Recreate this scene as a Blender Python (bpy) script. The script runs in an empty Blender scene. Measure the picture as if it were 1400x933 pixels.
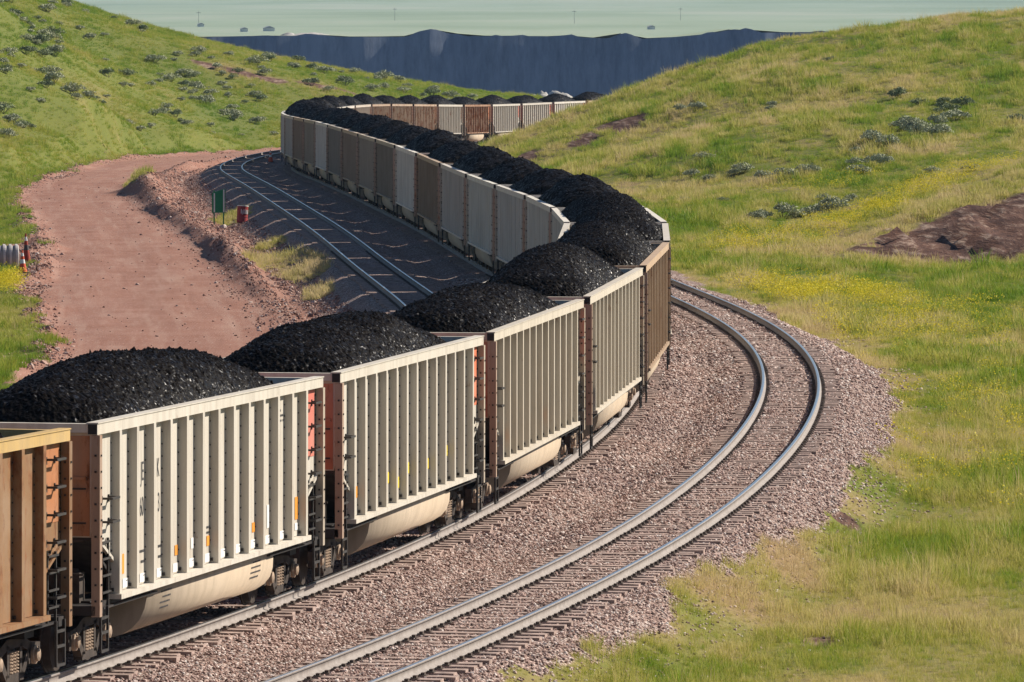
import bpy, math, random
from mathutils import Vector, Matrix
random.seed(7)
SC = bpy.context.scene
COL = SC.collection
# ------------------------------------------------------------------ camera
cam_d = bpy.data.cameras.new('camera'); cam = bpy.data.objects.new('camera', cam_d); COL.objects.link(cam)
cam.location = (0, 0, 10.3526)
cam.rotation_euler = (math.pi / 2 - math.atan((466.5 + 33.2) / 8670.0), 0, 0)
cam_d.sensor_width = 36.0; cam_d.lens = 36.0 * 8670.0 / 1400.0
cam_d.clip_start = 1.0; cam_d.clip_end = 20000
SC.camera = cam
# ------------------------------------------------------------------ light
SUN_EL, SUN_AZ = math.radians(34), math.radians(62)      # azimuth clockwise from +Y
world = bpy.data.worlds.new('World'); SC.world = world; world.use_nodes = True
wn = world.node_tree
sky = wn.nodes.new('ShaderNodeTexSky'); sky.sky_type = 'NISHITA'; sky.sun_disc = False
sky.sun_elevation = SUN_EL; sky.sun_rotation = SUN_AZ; sky.altitude = 1400; sky.dust_density = 0.2; sky.ozone_density = 3.0
bg = wn.nodes['Background']; bg.inputs['Strength'].default_value = 0.056
wn.links.new(sky.outputs[0], bg.inputs['Color'])
sun_d = bpy.data.lights.new('sun', 'SUN'); sun = bpy.data.objects.new('sun', sun_d); COL.objects.link(sun)
sun_d.energy = 5.0; sun_d.angle = math.radians(0.5); sun_d.color = (1.0, 0.91, 0.79)
sv = Vector((math.cos(SUN_EL) * math.sin(SUN_AZ), math.cos(SUN_EL) * math.cos(SUN_AZ), math.sin(SUN_EL)))
sun.rotation_euler = sv.to_track_quat('Z', 'Y').to_euler()
SC.view_settings.view_transform = 'Standard'; SC.view_settings.look = 'None'
SC.view_settings.exposure = 0.64; SC.view_settings.gamma = 1.0; SC.view_settings.use_curve_mapping = False
SC.cycles.max_bounces = 6; SC.cycles.diffuse_bounces = 3; SC.cycles.glossy_bounces = 2
SC.cycles.transmission_bounces = 2; SC.cycles.transparent_max_bounces = 6; SC.cycles.volume_bounces = 0
SC.cycles.use_denoising = True
#--TERRAIN-BEGIN
import numpy as np
PITCH = 16.18
KN = np.array([-60,-20,20,50,80,110,140,170,200,240,280,320,350,380,410,440,480,520,560,600,660.])
KV = np.array([-0.002232, -0.00217, -0.002107, -0.001861, -0.002692, -0.002289, -0.000458, -4.1e-05, -3.8e-05, -1.7e-05, 0.000124, -5e-06, 0.001553, 0.001642, 0.00106, 0.001368, 0.001109, 0.001253, 0.001483, 0.001712, 0.001941])
ZK = np.array([-60,-20,20,45,70,95,120,160,200,280,360,440,520,620.])
ZV = np.array([0.785, 0.332, -0.332, -0.614, -0.573, -0.751, -0.974, -1.387, -1.382, -2.032, -3.153, -4.12, -5.858, -6.892])
X0, Y0, H0 = -7.780363, 93.071987, 0.21598265
S_ = np.arange(-180.0, 900.0, 1.0)
def _path():
    k = np.interp(S_, KN, KV); k[S_ > 660] = 0.0022; k[S_ < -60] = 0.0
    i0 = 180
    h = np.cumsum(k); h = h - h[i0] + H0
    x = np.cumsum(np.sin(h)); y = np.cumsum(np.cos(h))
    x = x - x[i0] + X0; y = y - y[i0] + Y0
    z = np.interp(S_, ZK, ZV)
    ex = S_ > 620; z[ex] = ZV[-1] - 0.01 * (S_[ex] - 620)
    ex = S_ < -60; z[ex] = ZV[0] + 0.01 * (-60 - S_[ex])
    z = np.convolve(np.pad(z, 20, mode='edge'), np.ones(41) / 41, 'valid')
    return x, y, z, h
PX, PY, PZ, PH = _path()
def track(s, lat=0.0, dz=0.0):
    x = np.interp(s, S_, PX); y = np.interp(s, S_, PY); z = np.interp(s, S_, PZ); h = np.interp(s, S_, PH)
    return x + lat * np.cos(h), y - lat * np.sin(h), z + dz
def to_sl(X, Y):
    """nearest track station and signed offset (right of the train positive) of plan points"""
    X = np.atleast_1d(np.asarray(X, float)); Y = np.atleast_1d(np.asarray(Y, float))
    i = np.clip(np.searchsorted(PY, Y), 1, len(S_) - 2)
    for _ in range(12):
        dx = X - PX[i]; dy = Y - PY[i]
        al = dx * np.sin(PH[i]) + dy * np.cos(PH[i])
        i = np.clip(i + np.round(al * .9).astype(int), 0, len(S_) - 1)
    dx = X - PX[i]; dy = Y - PY[i]
    al = dx * np.sin(PH[i]) + dy * np.cos(PH[i])
    lat = dx * np.cos(PH[i]) - dy * np.sin(PH[i])
    return S_[i] + al, lat
def _hash(ix, iy, seed):
    n = (ix.astype(np.int64) * 374761393 + iy.astype(np.int64) * 668265263 + seed * 974711) & 0x7fffffff
    n = ((n ^ (n >> 13)) * 1274126177) & 0x7fffffff
    return ((n ^ (n >> 16)) & 0xffff) / 65535.0
def vnoise(x, y, seed=0):
    ix = np.floor(x); iy = np.floor(y); fx = x - ix; fy = y - iy
    fx = fx * fx * (3 - 2 * fx); fy = fy * fy * (3 - 2 * fy)
    a = _hash(ix, iy, seed); b = _hash(ix + 1, iy, seed); c = _hash(ix, iy + 1, seed); d = _hash(ix + 1, iy + 1, seed)
    return (a * (1 - fx) + b * fx) * (1 - fy) + (c * (1 - fx) + d * fx) * fy - 0.5
def fbm(x, y, seed=0, oct=4):
    r = 0; a = 1.0
    for o in range(oct):
        r = r + a * vnoise(x * 2**o + 17.3 * o, y * 2**o - 9.1 * o, seed + o); a *= 0.5
    return r
def sst(a, b, x):
    t = np.clip((x - a) / (b - a), 0, 1); return t * t * (3 - 2 * t)
# ---- macro relief: thin plate spline through surveyed heights
def _ctrl():
    P = []
    def sl(s, lat, dz):
        x, y, z = track(s, lat, dz); P.append((float(x), float(y), float(z)))
    for s in range(-140, 260, 40):
        sl(s, 12, -1.05); sl(s, 30, -0.8); sl(s, 70, 0.5)
        sl(s, -21, -1.0); sl(s, -40, -0.5); sl(s, -90, 1.0)
    for s, l in ((319, -21), (350, -19.5), (381, -18.5), (440, -22), (498, -28), (550, -28), (620, -24), (690, -16)):
        sl(s, l, -1.1)
    for s in range(280, 720, 40):
        sl(s, 8.5, -1.2)
    for s in range(440, 720, 40):
        sl(s, -8.5, -1.2); sl(s, -14, -1.2)
    # right hill
    for X, z in ((-6, -4.2), (-2.2, -2.5), (1.1, -1.1), (7, 1.05), (10.8, 2.7), (16.3, 4.65), (19.5, 5.4), (27.1, 6.35), (38, 7.7), (60, 9.5), (100, 11)):
        P.append((X, 470, z))
        if X > 5:
            P.append((X * .9 + .5, 425, z * .78 - .45)); P.append((X * .82 + 1.5, 380, z * .42 - 1.1))
            P.append((X, 520, z * .55 - 2)); P.append((X, 570, min(z * .2 - 5, -4.5) if X < 30 else z * .2 - 5))
    for X, z in ((10, -1.95), (20, -1.7), (35, -1.2), (60, -.5)):
        P.append((X, 340, z))
    # left hill
    for px, py, Y in ((60, 0, 760), (200, 42, 760), (300, 68, 760), (400, 85, 760), (500, 103, 770), (600, 117, 790), (690, 130, 800), (770, 138, 830),
                      (0, 100, 540), (0, 180, 470), (0, 0, 640), (-150, -60, 700), (-400, -200, 800), (100, 120, 590), (200, 150, 640), (200, 95, 700), (300, 130, 690), (60, 60, 640), (100, 190, 520), (430, 115, 710), (520, 122, 730)):
        P.append(((px - 700) / 8670 * Y, Y, 10.35 - (py + 33.2) / 8670 * Y))
    for px, py, Y in ((60, 45, 840), (200, 82, 840), (300, 102, 840), (400, 116, 840), (500, 128, 850), (600, 138, 860), (690, 146, 870), (60, 90, 920), (200, 120, 920), (400, 140, 920), (600, 155, 930), (-200, 0, 840)):
        P.append(((px - 700) / 8670 * Y, Y, 10.35 - (py + 33.2) / 8670 * Y))
    for X, Y, z in ((60, 880, -11), (60, 700, -9)):
        P.append((X, Y, z))
    return np.array(P)
def _tps_fit(P, lam=0.6):
    sc = 100.0
    A = P[:, :2] / sc; n = len(A)
    d2 = ((A[:, None] - A[None]) ** 2).sum(-1)
    K = 0.5 * d2 * np.log(d2 + 1e-9) + lam * 0.01 * np.eye(n)
    Q = np.hstack([np.ones((n, 1)), A])
    M = np.zeros((n + 3, n + 3)); M[:n, :n] = K; M[:n, n:] = Q; M[n:, :n] = Q.T
    w = np.linalg.solve(M, np.concatenate([P[:, 2], np.zeros(3)]))
    return A, w, sc
_TP = _tps_fit(_ctrl())
def macro(X, Y):
    A, w, sc = _TP
    shp = np.shape(X); q = np.stack([np.ravel(X), np.ravel(Y)], 1) / sc; out = np.empty(len(q))
    for i in range(0, len(q), 20000):
        c = q[i:i + 20000]; d2 = ((c[:, None] - A[None]) ** 2).sum(-1)
        out[i:i + 20000] = (0.5 * d2 * np.log(d2 + 1e-9)) @ w[:len(A)] + w[len(A)] + c @ w[len(A) + 1:]
    return out.reshape(shp)
GRASSY = [(178, -7.4, 12, 1.1), (190, -8.6, 8, .9), (250, -7.9, 9, 1.0), (330, -11.6, 22, .8), (205, -7.5, 5, .7), (158, -7.6, 5, .6)]
ROADSIDE = [(-22.6, 287, 2.2, 13), (-23.2, 304, 1.6, 11), (-20.6, 272, 1.0, 8)]
BARE = [(-34.0, 711, 2.2, 3.5), (-30.5, 710.5, 2.6, 3), (-27, 710, 2.4, 2.6), (-22.6, 712, 3.0, 2.6), (-18.5, 714, 2.0, 2.2), (7.8, 423, 1.6, 7), (4.85, 420.6, 1.2, 5), (6.4, 426, 1.0, 5), (9.3, 404.6, .8, 3), (7.15, 135.8, .45, 1.6), (5.5, 111.5, .5, 1.6), (1.0, 421.5, 1.0, 5)]
RS = np.array([-180, 60, 110, 155, 212, 272, 310, 385, 450, 498, 550, 620, 700])
RL = np.array([-17.5, -17.5, -17.9, -19.3, -18.4, -19.4, -20.0, -18.2, -22, -26, -27.5, -24, -18])
RR = np.array([-9.7, -9.7, -9.7, -10.1, -10.6, -11.9, -11.9, -11.0, -10.6, -10.6, -10.6, -10.6, -10.6])
BS = np.array([-180, 0, 26, 50, 82, 104, 164, 260, 900]); BR = np.array([6.9, 6.9, 6.5, 6.9, 7.6, 8.0, 8.6, 8.6, 8.6])
LAT_R, LAT_L = 4.85, -5.05
def wr_guard(lat): return (np.abs(lat) < 12).astype(float)
def surface(X, Y, s=None, lat=None):
    """height and surface weights: ballast, road, dirt (bare earth); grass is the rest"""
    X = np.asarray(X, float); Y = np.asarray(Y, float)
    if s is None: s, lat = to_sl(X, Y)
    zt = np.interp(s, S_, PZ)
    m = macro(X, Y)
    wob = fbm(X * .35, Y * .12, 5, 3)
    bumps = fbm(X * .25, Y * .1, 11, 4) * .35 + fbm(X * 1.3, Y * .9, 31, 2) * .10
    e = fbm(X * 1.7, Y * .8, 41, 3)
    # dirt bank in the meadow
    ex, ey = (X - 29.5) / 10.5, (Y - 314) / 38.0
    hump = 3.0 * np.exp(-(ex * ex + ey * ey) * 1.1)
    q = ((X - 23.5 - (Y - 292) * .12) / 8.0) ** 2 + ((Y - 290) / 19.0) ** 2
    wd = np.clip(2.2 - 2.0 * q + e * 1.0, 0, 1)
    ctr = 9.5 * np.exp(-(((X - 4) / 22) ** 2 + ((Y + 6) / 26) ** 2))
    z = m + bumps * np.clip((np.abs(lat) - 8) / 8, .25, 1) * np.where(lat < 0, .55, 1) + hump + ctr + wd * fbm(X * .9, Y * .16, 47, 4) * 1.1 * (1 - wr_guard(lat))
    # formation with ballast
    br = np.interp(s, BS, BR) + wob * .7
    form = zt - 0.20 - 0.06 * (1 - np.exp(-((np.abs(lat) - 2.45) / .5) ** 2) * 0)  # level of the ballast top
    valley = np.minimum(np.abs(lat - 2.42), np.abs(lat + 2.52))
    form = form - 0.16 * np.exp(-(valley / .55) ** 2)
    form = form - np.clip(lat - 6.35, 0, None) * .42 - np.clip(-6.6 - lat, 0, None) * .5
    for c in (LAT_L, 0.0, LAT_R):
        dl = np.abs(lat - c)
        form = form + sst(.70, .60, dl) * (.058 + fbm(X * 1.6, Y * 1.1, 13, 2) * .05) + sst(.62, .5, np.abs(dl - 1.45)) * .006 + sst(.82, .95, dl) * sst(1.35, 1.2, dl) * (.028 + fbm(X * 1.3, Y * .9, 14, 2) * .06)
    form = form + fbm(X * 2.1, Y * 2.1, 3, 2) * .03
    rr = np.interp(s, RS, RR); rl = np.interp(s, RS, RL) + wob * 1.3
    road = zt - 1.15 + fbm(X * .5, s * .05, 8, 3) * .05 + 0.05 * np.cos((lat - rl) * 2.2) * .3
    # windrow along the road's right edge
    amp = .55 * (.65 + 1.1 * fbm(s * .06, lat * 0 + 2, 21, 3)) + .75 * np.exp(-((s - 330) / 42) ** 2)
    wid = .50 + .80 * np.exp(-((s - 330) / 40) ** 2)
    road = road + np.clip(amp, .12, 1.4) * np.exp(-((lat - rr - .75 + wob * .4) / wid) ** 2)
    road = road + .22 * np.exp(-((lat - rr - 2.0) / .5) ** 2) * (.5 + fbm(s * .1, lat * 0, 27, 2))
    road = road + .30 * np.exp(-((lat - rl + .1) / .55) ** 2) * (.8 + fbm(X * .8, s * .12, 29, 3)) + (np.exp(-((lat - rr - .9) / 1.3) ** 2) + np.exp(-((lat - rl) / .8) ** 2)) * fbm(X * 2.6, Y * .9, 33, 3) * .11
    low = np.maximum(form, road)
    low = np.where(lat > 0, form, low)
    wl = sst(0, 3.0, rl - lat); wr = sst(0, 3.0, lat - br)
    zz = np.where(lat < 0, low * (1 - wl) + z * wl, np.maximum(form, z) * (1 - 0) * (lat <= br) + (lat > br) * (np.maximum(form, z - .0) * (1 - wr) + z * wr))
    far = sst(690, 740, s)
    zz = zz * (1 - far) + np.minimum(zz, z) * far
    # weights
    wb = ((lat > -8.0 + wob * .5 + e * .5) & (lat < br + .25 + e * .5)).astype(float)
    wroad = ((lat <= -8.0 + wob * .5 + e * .5) & (lat > rl - .1 + e * .8)).astype(float)
    for (dx, dy, a, b) in ROADSIDE:
        q = ((X - dx) / a) ** 2 + ((Y - dy) / b) ** 2
        wroad = np.maximum(wroad, (1.3 - q + e * .9 > .5) * 1.0 * (lat < -15))
    gr = np.zeros_like(wd)
    # grown-over ground beside the left track
    for (gs, gl, a, b) in GRASSY:
        q = ((s - gs) / a) ** 2 + ((lat - gl) / b) ** 2
        gr = np.maximum(gr, np.clip(1.6 - 1.3 * q + e * .6, 0, 1))
    gr = np.where(lat < 0, gr, 0)
    wb = wb * (1 - gr); wroad = wroad * (1 - gr)
    for (dx, dy, a, b) in BARE:
        q = ((X - dx) / a) ** 2 + ((Y - dy) / b) ** 2
        wd = np.maximum(wd, np.clip(1.5 - 1.4 * q + e * 1.2, 0, 1))
    return zz, wb, wroad, np.clip(wd, 0, 1), lat, s
#--TERRAIN-END
# ------------------------------------------------------------------ helpers
def tag(o, label=None, cat=None, group=None, kind=None):
    if label: o['label'] = label
    if cat: o['category'] = cat
    if group: o['group'] = group
    if kind: o['kind'] = kind
    return o
def link(name, me, mats=(), parent=None, loc=None):
    for m in (mats if isinstance(mats, (list, tuple)) else [mats]): me.materials.append(m)
    o = bpy.data.objects.new(name, me); COL.objects.link(o)
    if parent is not None: o.parent = parent
    if loc is not None: o.location = loc
    return o
def empty(name, loc=(0, 0, 0), rot=(0, 0, 0)):
    o = bpy.data.objects.new(name, None); o.empty_display_size = .3; COL.objects.link(o)
    o.location = loc; o.rotation_euler = rot
    return o
class MB:
    def __init__(s): s.v = []; s.f = []; s.m = []
    def add(s, vs, fs, m=0):
        n = len(s.v); s.v += [tuple(p) for p in vs]; s.f += [tuple(i + n for i in f) for f in fs]; s.m += [m] * len(fs); return s
    def box(s, x0, x1, y0, y1, z0, z1, m=0):
        vs = [(x, y, z) for x in (x0, x1) for y in (y0, y1) for z in (z0, z1)]
        return s.add(vs, [(0, 1, 3, 2), (4, 6, 7, 5), (0, 4, 5, 1), (2, 3, 7, 6), (0, 2, 6, 4), (1, 5, 7, 3)], m)
    def bar(s, a, b, w, m=0, h=None):
        a = Vector(a); b = Vector(b); d = (b - a).normalized(); up = Vector((0, 0, 1)) if abs(d.z) < .9 else Vector((1, 0, 0))
        r = d.cross(up).normalized() * w / 2; u = r.normalized().cross(d).normalized() * (h or w) / 2
        vs = [p + i * r + j * u for p in (a, b) for i, j in ((-1, -1), (1, -1), (1, 1), (-1, 1))]
        return s.add(vs, [(3, 2, 1, 0), (4, 5, 6, 7), (0, 1, 5, 4), (1, 2, 6, 5), (2, 3, 7, 6), (3, 0, 4, 7)], m)
    def prism(s, poly, axis, a, b, m=0):
        """extrude a polygon: axis 'y' takes (x,z) points, axis 'x' takes (y,z), axis 'z' takes (x,y)"""
        n = len(poly); vs = []
        for t in (a, b):
            for p, q in poly: vs.append({'y': (p, t, q), 'x': (t, p, q), 'z': (p, q, t)}[axis])
        fs = [tuple(range(n)), tuple(range(2 * n - 1, n - 1, -1))] + [(i + n, (i + 1) % n + n, (i + 1) % n, i) for i in range(n)]
        return s.add(vs, fs, m)
    def lathe(s, prof, c, axis='y', n=16, m=0, caps=True):
        """prof: (offset along the axis, radius)"""
        vs = []
        for t, r in prof:
            for k in range(n):
                a = 2 * math.pi * k / n; p, q = r * math.cos(a), r * math.sin(a)
                vs.append({'y': (c[0] + p, c[1] + t, c[2] + q), 'z': (c[0] + p, c[1] + q, c[2] + t), 'x': (c[0] + t, c[1] + p, c[2] + q)}[axis])
        fs = []
        for i in range(len(prof) - 1):
            for k in range(n):
                fs.append((i * n + k, i * n + (k + 1) % n, (i + 1) * n + (k + 1) % n, (i + 1) * n + k))
        if caps: fs += [tuple(range(n - 1, -1, -1)), tuple((len(prof) - 1) * n + k for k in range(n))]
        return s.add(vs, fs, m)
    def mesh(s, name):
        me = bpy.data.meshes.new(name); me.from_pydata(s.v, [], s.f); me.polygons.foreach_set('material_index', s.m); me.update()
        import bmesh
        bm = bmesh.new(); bm.from_mesh(me); bmesh.ops.recalc_face_normals(bm, faces=bm.faces); bm.to_mesh(me); bm.free()
        return me
    def build(s, name, mats, parent=None, loc=None): return link(name, s.mesh(name), mats, parent, loc)
# ------------------------------------------------------------------ materials
class NT:
    def __init__(s, name):
        s.m = bpy.data.materials.new(name); s.m.use_nodes = True; s.t = s.m.node_tree; s.N = s.t.nodes; s.b = s.N['Principled BSDF']; s.out = s.N['Material Output']
    def n(s, ty, **kw):
        o = s.N.new('ShaderNode' + ty)
        for k, v in kw.items(): setattr(o, k, v)
        return o
    def l(s, a, b): s.t.links.new(a, b); return b
    def val(s, sock, x):
        if hasattr(x, 'is_output'): s.l(x, sock)
        else: sock.default_value = x
    def coord(s, kind='Object', scale=(1, 1, 1)):
        src = s.n('NewGeometry').outputs['Position'] if kind == 'World' else s.n('TexCoord').outputs[kind]
        mp = s.n('Mapping'); mp.inputs['Scale'].default_value = scale; s.l(src, mp.inputs['Vector']); return mp.outputs[0]
    def noise(s, v, scale, detail=3, rough=.6):
        o = s.n('TexNoise'); o.inputs['Scale'].default_value = scale; o.inputs['Detail'].default_value = detail; o.inputs['Roughness'].default_value = rough
        if v is not None: s.l(v, o.inputs['Vector'])
        return o.outputs['Fac']
    def voro(s, v, scale, feature='F1'):
        o = s.n('TexVoronoi'); o.inputs['Scale'].default_value = scale; o.feature = feature
        s.l(v, o.inputs['Vector']); return o
    def ramp(s, fac, stops, interp='LINEAR'):
        o = s.n('ValToRGB'); o.color_ramp.interpolation = interp; e = o.color_ramp.elements
        while len(e) < len(stops): e.new(.5)
        for i, (p, c) in enumerate(stops):
            e[i].position = p; e[i].color = (*c, 1) if len(c) == 3 else c
        s.val(o.inputs['Fac'], fac); return o.outputs['Color']
    def rng(s, fac, a, b, c=0., d=1.):
        o = s.n('MapRange'); s.val(o.inputs[0], fac); o.inputs[1].default_value = a; o.inputs[2].default_value = b; o.inputs[3].default_value = c; o.inputs[4].default_value = d
        return o.outputs[0]
    def mix(s, fac, a, b, mode='MIX'):
        o = s.n('Mix', data_type='RGBA', blend_type=mode); s.val(o.inputs['Factor'], fac)
        for sock, x in ((o.inputs[6], a), (o.inputs[7], b)):
            if hasattr(x, 'is_output'): s.l(x, sock)
            else: sock.default_value = (*x, 1) if len(x) == 3 else x
        return o.outputs[2]
    def math(s, op, a, b=0.):
        o = s.n('Math', operation=op); s.val(o.inputs[0], a); s.val(o.inputs[1], b); return o.outputs[0]
    def attr(s, name, ty='GEOMETRY'):
        o = s.n('Attribute', attribute_type=ty); o.attribute_name = name; return o.outputs['Fac']
    def bump(s, h, strength=.5, dist=.02):
        o = s.n('Bump'); o.inputs['Strength'].default_value = strength; o.inputs['Distance'].default_value = dist; s.l(h, o.inputs['Height']); s.l(o.outputs[0], s.b.inputs['Normal'])
    def base(s, c, rough=.8, metal=0., spec=.3):
        s.val(s.b.inputs['Base Color'], (*c, 1) if isinstance(c, tuple) and len(c) == 3 else c)
        s.val(s.b.inputs['Roughness'], rough); s.b.inputs['Metallic'].default_value = metal; s.b.inputs['Specular IOR Level'].default_value = spec
        return s.m
def simple(name, c, rough=.7, metal=0., var=.35, scale=6., spec=.3):
    t = NT(name); f = t.noise(t.coord('Object'), scale, 4, .65)
    d = tuple(x * (1 - var) for x in c); e = tuple(min(1, x * (1 + var * .7)) for x in c)
    return t.base(t.ramp(f, [(.3, d), (.7, e)]), rough, metal, spec)
def paint_mat():
    t = NT('weathered_paint')
    oi = t.n('ObjectInfo'); c = oi.outputs['Color']; rust = oi.outputs['Alpha']; rnd = oi.outputs['Random']
    add = t.n('VectorMath', operation='ADD'); t.l(t.n('TexCoord').outputs['Object'], add.inputs[0])
    cx = t.n('CombineXYZ'); t.l(t.math('MULTIPLY', rnd, 37.), cx.inputs[0]); t.l(t.math('MULTIPLY', rnd, 11.), cx.inputs[1]); t.l(cx.outputs[0], add.inputs[1])
    def mp(sc):
        o = t.n('Mapping'); o.inputs['Scale'].default_value = sc; t.l(add.outputs[0], o.inputs['Vector']); return o.outputs[0]
    streak = t.noise(mp((3.2, 3.2, .22)), 1.6, 5, .6); cloud = t.noise(mp((.35, 1, .6)), 1.4, 4, .6); fine = t.noise(mp((1, 1, 1)), 28, 3, .6)
    col = t.mix(t.rng(streak, .42, .78, 0, .42), c, (.20, .155, .11))
    col = t.mix(t.rng(cloud, .45, .75, 0, .28), col, (.50, .42, .33))
    col = t.mix(t.rng(fine, .6, .8, 0, .22), col, (.12, .09, .07))
    # rust, worse where alpha is high
    r = t.math('ADD', t.noise(mp((2.4, 2.4, 1.1)), 1.5, 7, .72), t.math('MULTIPLY', rust, .34))
    rc = t.ramp(t.noise(mp((1, 1, 1)), 7, 4), [(.3, (.10, .035, .015)), (.7, (.30, .12, .045))])
    col = t.mix(t.rng(r, .68, .80), col, rc)
    t.bump(fine, .12, .01)
    return t.base(col, .62, 0, .25)
def terrain_mat():
    t = NT('terrain_surface')
    W = t.coord('World')
    wb, wr, wd, dry = t.attr('ballast'), t.attr('road'), t.attr('bare'), t.attr('dry')
    edge = t.noise(W, 1.9, 4, .7); edge2 = t.math('SUBTRACT', edge, .5)
    def mask(a, k=.9): return t.rng(t.math('ADD', a, t.math('MULTIPLY', edge2, k)), .35, .65)
    # grass soil
    n1 = t.noise(t.coord('World', (1, .45, 1)), .5, 6, .65); n2 = t.noise(W, 6, 4, .7)
    d = t.math('ADD', dry, t.math('MULTIPLY', t.math('SUBTRACT', n1, .5), .7))
    g = t.ramp(d, [(0, (.13, .165, .035)), (.4, (.17, .185, .035)), (.7, (.29, .23, .095)), (1, (.32, .215, .12))])
    g = t.mix(t.rng(n2, .35, .7, .0, .55), g, (.06, .06, .022))
    # ballast stones
    v = t.voro(W, 16.0); sp = t.n('SeparateColor'); t.l(v.outputs['Color'], sp.inputs[0])
    b = t.ramp(sp.outputs[0], [(0, (.11, .075, .063)), (.2, (.27, .175, .148)), (.45, (.43, .295, .25)), (.7, (.55, .405, .35)), (.9, (.66, .56, .50)), (1, (.74, .69, .64))])
    b = t.mix(t.rng(t.noise(W, .8, 4), .4, .7, 0, .35), b, (.25, .14, .10))
    b = t.mix(t.rng(v.outputs['Distance'], .35, .75, 0, .75), b, (.05, .035, .03))
    # road
    r1 = t.noise(W, .33, 5, .6); r2 = t.noise(t.coord('World', (1.2, .12, 1)), 1.1, 5, .65); r3 = t.noise(W, 16, 4, .75)
    r = t.ramp(r1, [(.3, (.25, .122, .087)), (.55, (.285, .150, .111)), (.75, (.325, .187, .145))])
    uv = t.n('CombineXYZ'); t.l(t.attr('lat'), uv.inputs[0]); t.l(t.math('MULTIPLY', t.attr('sta'), .035), uv.inputs[1])
    r4 = t.noise(uv.outputs[0], 1.5, 5, .62)
    r = t.mix(t.rng(r2, .5, .72, 0, .3), r, (.40, .275, .22)); r = t.mix(t.rng(r4, .5, .72, 0, .55), r, (.40, .27, .215)); r = t.mix(t.rng(r4, .44, .30, 0, .4), r, (.19, .09, .064))
    r = t.mix(t.rng(r3, .55, .75, 0, .6), r, (.17, .085, .065))
    v2 = t.voro(W, 9.0); sp2 = t.n('SeparateColor'); t.l(v2.outputs['Color'], sp2.inputs[0])
    r = t.mix(t.math('MULTIPLY', t.rng(sp2.outputs[0], .80, .84), t.rng(v2.outputs['Distance'], .32, .26)), r, (.48, .37, .32))
    # bare eroded earth, with shadow streaks and sunlit stripes put into the colour
    e1 = t.noise(t.coord('World', (1, .22, 4)), 1.2, 6, .7)
    e = t.ramp(e1, [(.3, (.05, .027, .022)), (.52, (.125, .068, .05)), (.68, (.36, .27, .21))])
    col = t.mix(mask(wd), g, e); col = t.mix(mask(wr), col, r); col = t.mix(mask(wb), col, b)
    h = t.math('ADD', t.math('MULTIPLY', v.outputs['Distance'], t.math('MULTIPLY', wb, -1.0)), t.math('MULTIPLY', n2, .6))
    h = t.math('ADD', h, t.math('MULTIPLY', e1, t.math('MULTIPLY', wd, 4.)))
    h = t.math('ADD', h, t.math('MULTIPLY', r3, .35))
    t.bump(h, .8, .06)
    return t.base(col, .95, 0, .1)
def grass_mat(name, stops, trans=.35, hue=.35):
    t = NT(name); tone = t.attr('tone', 'INSTANCER'); rnd = t.n('ObjectInfo').outputs['Random']
    tz = t.attr('tip')
    x = t.math('ADD', tone, t.math('MULTIPLY', t.math('SUBTRACT', rnd, .5), hue))
    x = t.math('ADD', x, t.math('MULTIPLY', t.math('SUBTRACT', tz, .5), .35))
    col = t.ramp(x, stops)
    t.base(col, .6, 0, .15)
    tr = t.n('BsdfTranslucent'); t.l(col, tr.inputs['Color']); ms = t.n('MixShader'); ms.inputs[0].default_value = trans
    t.l(t.b.outputs[0], ms.inputs[1]); t.l(tr.outputs[0], ms.inputs[2]); t.l(ms.outputs[0], t.out.inputs['Surface'])
    return t.m
def stone_mat():
    t = NT('ballast_stone'); r = t.n('ObjectInfo').outputs['Random']
    c = t.ramp(r, [(0, (.11, .075, .063)), (.2, (.29, .19, .16)), (.5, (.46, .32, .27)), (.78, (.58, .44, .38)), (1, (.74, .67, .61))])
    return t.base(c, .85, 0, .2)
def coal_mat():
    t = NT('coal'); f = t.noise(t.coord('Object'), 9, 4, .7)
    c = t.ramp(f, [(.3, (.003, .0024, .0022)), (.6, (.007, .0054, .0048)), (.8, (.018, .0135, .0115))])
    v = t.voro(t.coord('Object'), 17.)
    t.bump(v.outputs['Distance'], .5, .03)
    rr = t.rng(t.noise(t.coord('Object'), 14, 2), .35, .65, .28, .7)
    sp = t.voro(t.coord('Object'), 24.); sc = t.n('SeparateColor'); t.l(sp.outputs['Color'], sc.inputs[0])
    t.base(c, rr, 0, .1); t.l(t.rng(sc.outputs[0], .94, .975, .03, .75), t.b.inputs['Specular IOR Level']); return t.m
def rail_side_mat():
    t = NT('rail_rust'); f = t.noise(t.coord('Object'), 5, 4, .7)
    return t.base(t.ramp(f, [(.3, (.21, .18, .16)), (.7, (.32, .285, .26))]), .8, 0, .25)
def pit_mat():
    t = NT('hazed_coal_face'); W = t.coord('World', (.045, .02, .006)); f = t.noise(W, 1.3, 6, .65); s = t.noise(t.coord('World', (.42, .05, .09)), 1.0, 6, .75)
    c = t.ramp(f, [(.3, (.16, .19, .25)), (.55, (.21, .24, .30)), (.8, (.26, .29, .345))])  # distance haze put into the base colour: paler and bluer than coal
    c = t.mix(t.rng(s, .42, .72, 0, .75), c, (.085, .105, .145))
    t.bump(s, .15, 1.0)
    return t.base(c, .9, 0, .1)
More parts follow.
